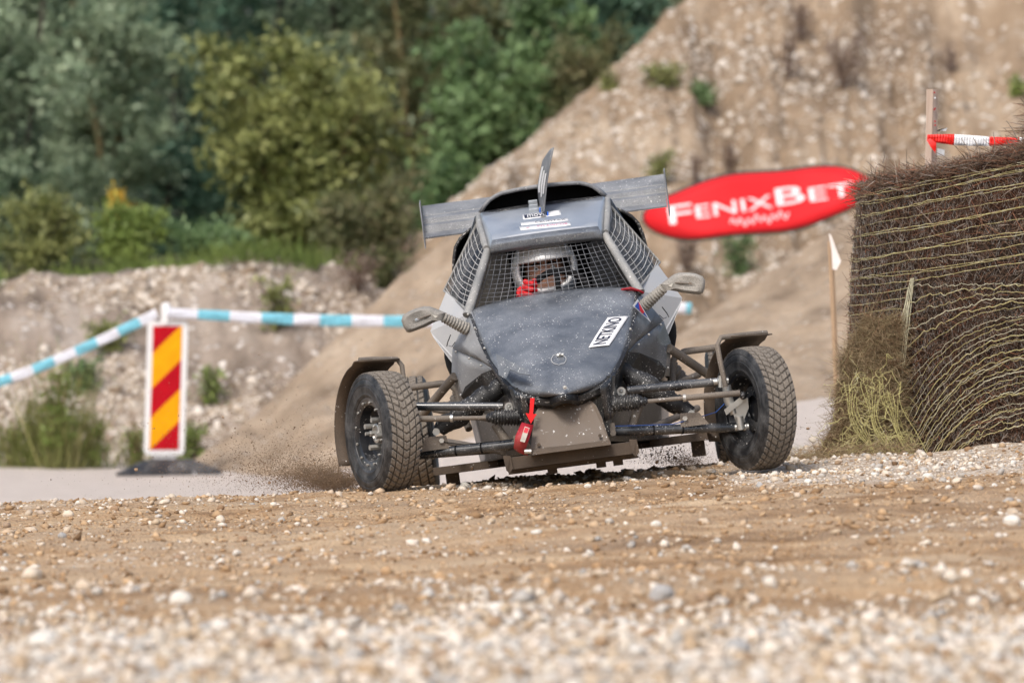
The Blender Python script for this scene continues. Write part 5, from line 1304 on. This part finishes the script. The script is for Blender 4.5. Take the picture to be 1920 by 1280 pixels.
M['bark'] = m_plain('grey_bark', (.09, .075, .06), .9, scale=14., bump=.5); M['bark_y'] = m_plain('ochre_bark', (.20, .15, .07), .9, scale=14., bump=.4); M['stalk'] = m_plain('dry_stalk', (.11, .07, .05), .9)
def plant(name, label, cat, base, h, r, kind, nleaf, leaf, seed, stems=5, spread=.5, low=.12, group=None, bark='bark', clump=.16, pw=.8, tr=.03):
    rr = random.Random(seed); rs_ = np.random.RandomState(seed); base = Vector(base)
    o = empty(name, base); tag(o, label, cat, group); mb = MB(); tips = []
    for s in range(stems):
        a = 2 * math.pi * s / stems + rr.uniform(-.5, .5); lean = rr.uniform(.15, 1.) * spread * (0 if stems == 1 else 1); hh = h * rr.uniform(.72, 1.)
        P = [Vector((math.cos(a) * r * lean * (t ** 1.2) + rr.gauss(0, .03 * r), math.sin(a) * r * lean * (t ** 1.2) + rr.gauss(0, .03 * r), hh * t)) for t in np.linspace(0, 1, 8)]
        P[0] = Vector((P[0].x * .3, P[0].y * .3, -.1)); t0 = tr * h * .35 * (1 if stems > 1 else 1.6)
        mb.tube(P, [max(.006, t0 * (1 - .88 * t)) for t in np.linspace(0, 1, 8)], 6)
        nb = max(7, int(16 * h / 4))
        for b in range(nb):
            t = low + (1 - low) * (b + rr.random()) / nb; i = min(6, int(t * 7)); p = P[i].lerp(P[i + 1], t * 7 - i)
            env = (math.sin(math.pi * min(1., (.12 + .88 * t) ** pw)) * .85 + .15) * r
            aa = rr.uniform(0, 2 * math.pi); L_ = env * rr.uniform(.35, 1.); d = Vector((math.cos(aa), math.sin(aa), rr.uniform(.15, .8))).normalized()
            e = p + d * L_ * .8; e.z -= .1 * L_; e.x = max(-r, min(r, e.x)); e.y = max(-r, min(r, e.y)); m_ = p.lerp(e, .5) + Vector((0, 0, .06 * L_))
            mb.tube([p, m_, e], [max(.004, t0 * .35 * (1 - t * .6)), max(.003, t0 * .2), .002], 5)
            tips += [(e, 1.), (m_.lerp(e, .5), .8), (m_, .6), (p.lerp(m_, .6), .4)]
    mb.build('trunk', M[bark], o)
    T = np.array([tuple(t[0]) for t in tips]); Wt = np.array([t[1] for t in tips]); k = rs_.choice(len(T), nleaf, p=Wt / Wt.sum())
    C = T[k] + rs_.normal(size=(nleaf, 3)) * clump * np.array([1, 1, .85]) * rs_.uniform(.4, 1.5, len(T))[k][:, None]
    C[:, 2] = np.maximum(C[:, 2], .02)
    V_, F_ = leaf_quads(C, (sz := rs_.uniform(.45, 1.5, nleaf)) * leaf[0], sz * rs_.uniform(.8, 1.2, nleaf) * leaf[1], rs_, out=(C - np.array([0, 0, h * .5])) * (.8 / max(r, .1)))
    np_mesh('crown', V_, F_, LEAF[kind], o); return o
def gp(px, Y, z=None): x = (px - 960) / F * Y; return (x, Y, gz(x, Y) if z is None else z)
TREES = [
 (40, 62, 5.6, 1.35, 'willow', 15000, 'tall grey-green willow at the far left edge', .13), (205, 66, 6.2, 1.35, 'willow', 16000, 'tall grey-green willow with pale stem second from the left', .13),
 (330, 70, 6.6, 1.3, 'blue', 14000, 'dark blue-green tree behind the gap left of the olive bush', .12), (440, 74, 7., 1.5, 'blue', 13000, 'dark shaded tree half hidden behind the olive bush', .13),
 (120, 71, 6.8, 1.6, 'willow', 15000, 'grey-green willow crown rising behind the two left willows', .14), (640, 72, 6.8, 1.5, 'willow', 14000, 'pale grey-green tree above the olive bush', .14),
 (790, 70, 6.4, 1.4, 'brown', 13000, 'olive-brown tree right of the olive bush top', .14), (930, 75, 7., 1.6, 'brown', 14000, 'brownish green tree at the top centre behind green shrubs', .14),
 (1090, 74, 7., 1.6, 'willow', 13000, 'grey-green tree above the ridge of the gravel hill', .14), (-110, 66, 6.2, 1.5, 'willow', 9000, 'willow cut by the left edge of the picture', .14), (1240, 78, 7.5, 1.7, 'brown', 10000, 'brown-green tree at top right of the wood', .15)]
TREES += [(px_, 68 + 3 * (q % 2), 6.5, 1.7, 'willow' if q % 2 else 'brown', 7000, lab_, .16) for q, (px_, lab_) in enumerate(((-330, 'brown-green tree just beyond the left edge'), (-590, 'grey-green tree farther beyond the left edge'), (-860, 'brown-green tree farthest beyond the left edge')))]
for i, (px, Y, h, r_, k, n, lab, cl) in enumerate(TREES):
    plant('willow_tree' if k == 'willow' else 'broadleaf_tree', lab, 'tree', gp(px, Y), h, r_, k, int(n * 1.15), (.11, .042), 50 + i, 3, .75, .03, 'trees of the wood', 'bark_y' if i in (1, 6) else 'bark', cl, .7, .022)
plant('willow_bush', 'broad olive-yellow willow bush in the middle of the thicket', 'bush', gp(570, 56), 2.35, 1.22, 'olive', 18000, (.10, .042), 71, 11, .9, .03, None, 'bark_y', .11)
plant('willow_bush', 'olive-brown bush low between the olive bush and the sand heap', 'bush', gp(690, 54), 1.2, .62, 'brown', 6000, (.075, .028), 72, 7, .8, .05, None, 'bark', .08)
plant('green_shrub', 'rich green leafy shrub left of the gravel hill ridge', 'bush', gp(905, 62, .9), 2.45, .72, 'green', 9000, (.11, .045), 73, 6, .75, .12, 'green shrubs by the hill', 'bark', .11)
plant('green_shrub', 'dark green shrub right behind the ridge of the gravel hill', 'bush', gp(1030, 64, 1.4), 2.6, .85, 'green', 10000, (.11, .045), 74, 6, .75, .12, 'green shrubs by the hill', 'bark', .11)
plant('green_shrub', 'dark green shrub at the top of the hill ridge', 'bush', gp(1150, 67, 2.2), 2.7, .9, 'blue', 9000, (.11, .045), 75, 6, .75, .12, 'green shrubs by the hill', 'bark', .12)
plant('green_shrub', 'low green shrub at the foot of the hill ridge', 'bush', gp(840, 58, .7), 1.15, .5, 'green', 5000, (.09, .036), 76, 6, .8, .1, 'green shrubs by the hill', 'bark', .09)
plant('brown_shrub', 'brownish shrub thicket over the middle of the ridge', 'bush', gp(1095, 63, 1.9), 1.5, .6, 'brown', 5000, (.085, .03), 77, 7, .7, .1, None, 'bark', .1)
plant('leafy_bush', 'bright green bush on the bank top below the willows', 'bush', gp(245, 50.5, .72), .62, .36, 'bright', 5200, (.055, .024), 81, 8, .8, .08, None, 'bark', .05)
plant('amber_sapling', 'yellow-orange sapling rising from the bright green bush', 'sapling', gp(222, 51.5, .72), .78, .16, 'amber', 700, (.05, .022), 82, 3, .5, .55, None, 'bark', .04)
plant('leafy_bush', 'low olive bush left on the bank top with orange leaves', 'bush', gp(70, 51., .7), .75, .55, 'olive', 4200, (.06, .024), 83, 8, .8, .08, None, 'bark', .07)
plant('leafy_bush', 'low green bush on the bank top right of the bright bush', 'bush', gp(390, 51., .8), .36, .42, 'green', 3600, (.055, .022), 84, 8, .9, .05, None, 'bark', .06)
for i, (px, Y, h, r_, k, n, lab, cat) in enumerate([
  (112, 42.9, .84, .22, 'bright', 2600, 'tall yellow-green weed at the foot of the bank', 'weed'), (60, 43.1, .52, .20, 'olive', 1300, 'low olive weed beside the tall weed at far left', 'weed'), (175, 43.0, .42, .16, 'bright', 1100, 'short green weed left of the striped board', 'weed'),
  (20, 43.1, .34, .18, 'olive', 900, 'olive weed tuft at the left edge of the track', 'weed'), (255, 43.2, .30, .13, 'bright', 700, 'small green weed right behind the striped board', 'weed')]):
    o = plant('weed', lab, cat, gp(px, Y), h, r_, k, int(n * .45), (.06, .012), 120 + i, 9, .8, .12, 'weeds at the foot of the bank', 'bark_y', .03)
    rq = np.random.RandomState(700 + i); nb = int(n * .07); P0 = np.stack([rq.normal(0, r_ * .5, nb), rq.normal(0, r_ * .4, nb), np.zeros(nb)], -1); D = np.stack([P0[:, 0] * 1.2 + rq.normal(0, .12, nb), rq.normal(0, .15, nb), np.ones(nb)], -1)
    tag(fibres('blades', P0, D, rq.uniform(.25, .95, nb) * h, rq.uniform(.003, .006, nb), LEAF['weed'], o, .22, 5 + i), kind='stuff')
def on_heap(name, px, py):
    A, nrow = HEAPS[name]; best = None
    Q = A[:nrow].reshape(-1, 3); sx = 960 + Q[:, 0] / Q[:, 1] * F; sy = HOR - (Q[:, 2] - HC) / Q[:, 1] * F
    return Q[np.argmin((sx - px) ** 2 + (sy - py) ** 2)]
HP = [(205, 660, .16, .16, 'olive', 700, 'green leafy plant growing on the bank left of the striped board', 'gravel_bank'), 
      (150, 735, .18, .14, 'green', 600, 'dark green plant above the tall weed on the bank', 'gravel_bank'), (395, 760, .24, .08, 'bright', 350, 'light green plant on the bank right of the striped board', 'gravel_bank'),
      (520, 620, .30, .16, 'olive', 700, 'olive plant on the bank beside the sand heap edge', 'gravel_bank'), (350, 860, .2, .12, 'bright', 500, 'green weed between striped board and sand heap', 'gravel_bank'),
      
      (1320, 200, .16, .14, 'green', 600, 'small dark green plant on the hill above the banner', 'gravel_hill'), (1240, 165, .16, .20, 'olive', 700, 'olive tuft high on the hill left side', 'gravel_hill'), 
      (1140, 165, .14, .10, 'olive', 300, 'yellow-green tuft on the ridge line', 'gravel_hill'), (1235, 345, .22, .10, 'olive', 500, 'bright green tuft beside the wing end plate', 'gravel_hill'), (1385, 520, .30, .14, 'green', 800, 'green plant under the banner on the hill', 'gravel_hill'),
      (1905, 180, .12, .10, 'bright', 300, 'green tuft on the hill over the tape at right', 'gravel_hill')]
for i, (px, py, h, r_, k, n, lab, hn) in enumerate(HP):
    plant('tuft', lab, 'plant', tuple(on_heap(hn, px, py)), h * 1.5, r_ * 1.3, k, n, (.05, .02), 150 + i, 7, .9, .05, 'plants on the gravel slopes', 'bark', .04)
DP = [(1585, 150, .62, .2, 'brown dry shrub on the upper hillside'), (1500, 55, .45, .1, 'thin dry shrub left of the large brown shrub'), (1480, 130, .5, .08, 'dry stalks on the hill left of the brown shrub'), (1300, 320, .32, .05, 'dry stalks rising behind the banner top left'), (1370, 300, .30, .05, 'dry stalks over the middle of the banner'),
      (700, 480, .55, .16, 'purple-brown dry weeds left of the sand heap'), (740, 440, .6, .14, 'dry reddish weeds beside the wing end'), (670, 520, .35, .14, 'dry weeds at the right end of the bank'), (1290, 480, .35, .10, 'dark dry weeds below the banner left end'), (1780, 120, .3, .05, 'thin dry stalk on the hill above the stake')]
for i, (px, py, h, r_, lab) in enumerate(DP):
    b = on_heap('gravel_hill' if px > 800 or px in (700, 740) else 'gravel_bank', px, py + 25)
    plant('dry_shrub', lab, 'shrub', tuple(b), h, r_, 'dry', int(800 * r_ / .16), (.04, .012), 180 + i, 6, 1.3, .15, 'dry shrubs and stalks', 'stalk', .06, tr=.006)
# the far wood, one mass behind the single trees
r = np.random.RandomState(77); N = 70000; Y = r.uniform(82, 92, N); px = r.uniform(-1900, 1800, N); C = np.stack([(px - 960) / F * Y, Y, r.uniform(.3, 8.5, N) ** 1.0], -1)
dn = fbm(C * .55, 3, 8); k = dn > .36; C = C[k]; V_, F_ = leaf_quads(C, r.uniform(.22, .42, len(C)), r.uniform(.12, .22, len(C)), r, out=np.tile([0, -1., 0], (len(C), 1)))
tag(np_mesh('far_wood', V_, F_, LEAF['willow']), 'mass of trees far behind', None, None, 'stuff')
# grass along the top of the bank
A, nrow = HEAPS['gravel_bank']; topv = A[nrow - 3:nrow + 3].reshape(-1, 3); N = 9000; P0 = topv[r.randint(0, len(topv), N)] + r.normal(size=(N, 3)) * np.array([.06, .15, .0]); sx = 960 + P0[:, 0] / P0[:, 1] * F
den = fbm(P0 * 1.1, 3, 4) - .08 + .16 * np.exp(-((sx - 330) / 150) ** 2); P0 = P0[(den > .57) & (sx > -200) & (sx < 700)]; D = r.normal(size=(len(P0), 3)) * .5 + np.array([0, 0, 1.])
g = fibres('bank_grass', P0, D, r.uniform(.04, .14, len(P0)), r.uniform(.004, .008, len(P0)), LEAF['bright'], None, .4, 5); tag(g, 'green grass on the bank top', None, None, 'stuff')

# ---------------------------------------------------------------- dirt thrown up by the wheels
M['spray'] = m_plain('thrown_dirt', (.22, .15, .095), .95, var=.3)
def spray(name, n, c, s, seed, rad, direction, label=None):
    r = np.random.RandomState(seed); t = r.exponential(1., n); P = np.array(c)[None] + np.array(direction)[None] * t[:, None] + r.normal(size=(n, 3)) * np.array(s) * (.35 + .5 * t)[:, None]
    P = P[(P[:, 2] > ground_z(P[:, 0], P[:, 1]))]; R = np.clip(r.lognormal(math.log(rad), .5, len(P)), rad * .4, rad * 4.5)
    v = np.array([(1, 0, -.6), (-.6, .9, -.5), (-.5, -.9, -.4), (0, .1, 1.)]); f = np.array([(0, 1, 3), (1, 2, 3), (2, 0, 3), (0, 2, 1)])
    Rm = rand_rot(len(P), r, 4.); W_ = np.einsum('nij,kj->nki', Rm, v) * R[:, None, None] + P[:, None]
    o = np_mesh(name, W_.reshape(-1, 3), (f[None] + (np.arange(len(P)) * 4)[:, None, None]).reshape(-1, 3), M['spray']); tag(o, label, None, None, 'stuff')
p = at(640, 905, 22.6); spray('dirt_spray', 48000, tuple(p), (.12, .18, .042), 3, .00105, (-.13, .10, .022), 'brown dirt spray behind the left front wheel')
p = at(560, 850, 22.9); spray('dirt_spray', 2600, tuple(p), (.25, .3, .16), 4, .0011, (-.06, .1, .03), 'loose dirt flying left of the left front wheel')
p = at(1290, 868, 22.7); spray('dirt_spray', 9000, tuple(p), (.10, .12, .025), 5, .0008, (-.05, .12, .02), 'dirt spray under the buggy beside the right wheel')
p = at(1240, 850, 22.8); spray('dirt_spray', 420, tuple(p), (.14, .15, .035), 6, .0022, (-.03, .05, .01), 'clods of dirt flying under the buggy')
p = at(1505, 800, 22.8); spray('dirt_spray', 60, tuple(p), (.06, .1, .05), 7, .0014, (.0, .02, .0), 'specks flying right of the right wheel')
CL_ = [(1524, 824, .017, 22.4, 'tan stone flung into the air between right wheel and bale'), (1515, 803, .008, 22.5, 'small clod flying above the tan stone beside the bale'), (1232, 866, .009, 22.3, 'dark clod flying under the buggy left of the right wheel'),
  (885, 878, .008, 22.2, 'clod flying under the buggy right of the left wheel'), (982, 895, .007, 22.5, 'clod flying low under the skid plate'), (505, 905, .007, 22.6, 'clod flying low over the road left of the left wheel'),
  (418, 782, .006, 22.8, 'clod flying right of the striped board'), (590, 868, .006, 22.6, 'clod in the spray beside the left mudguard'), (255, 880, .008, 23.2, 'clod flying in front of the black rubber foot')]
for i, (px, py, rr_, Y, lab) in enumerate(CL_):
    me = SM[i % 8].copy(); me.materials.clear(); me.materials.append(M['stone'][3] if i else M['stone'][1])
    o = link('flying_clod' if i else 'flying_stone', me); o.location = at(px, py, Y); o.scale = (rr_,) * 3; o.rotation_euler = (rnd.uniform(0, 3), rnd.uniform(0, 3), rnd.uniform(0, 3))
    tag(o, lab, 'clod' if i else 'stone', 'flying dirt clods' if i else None)
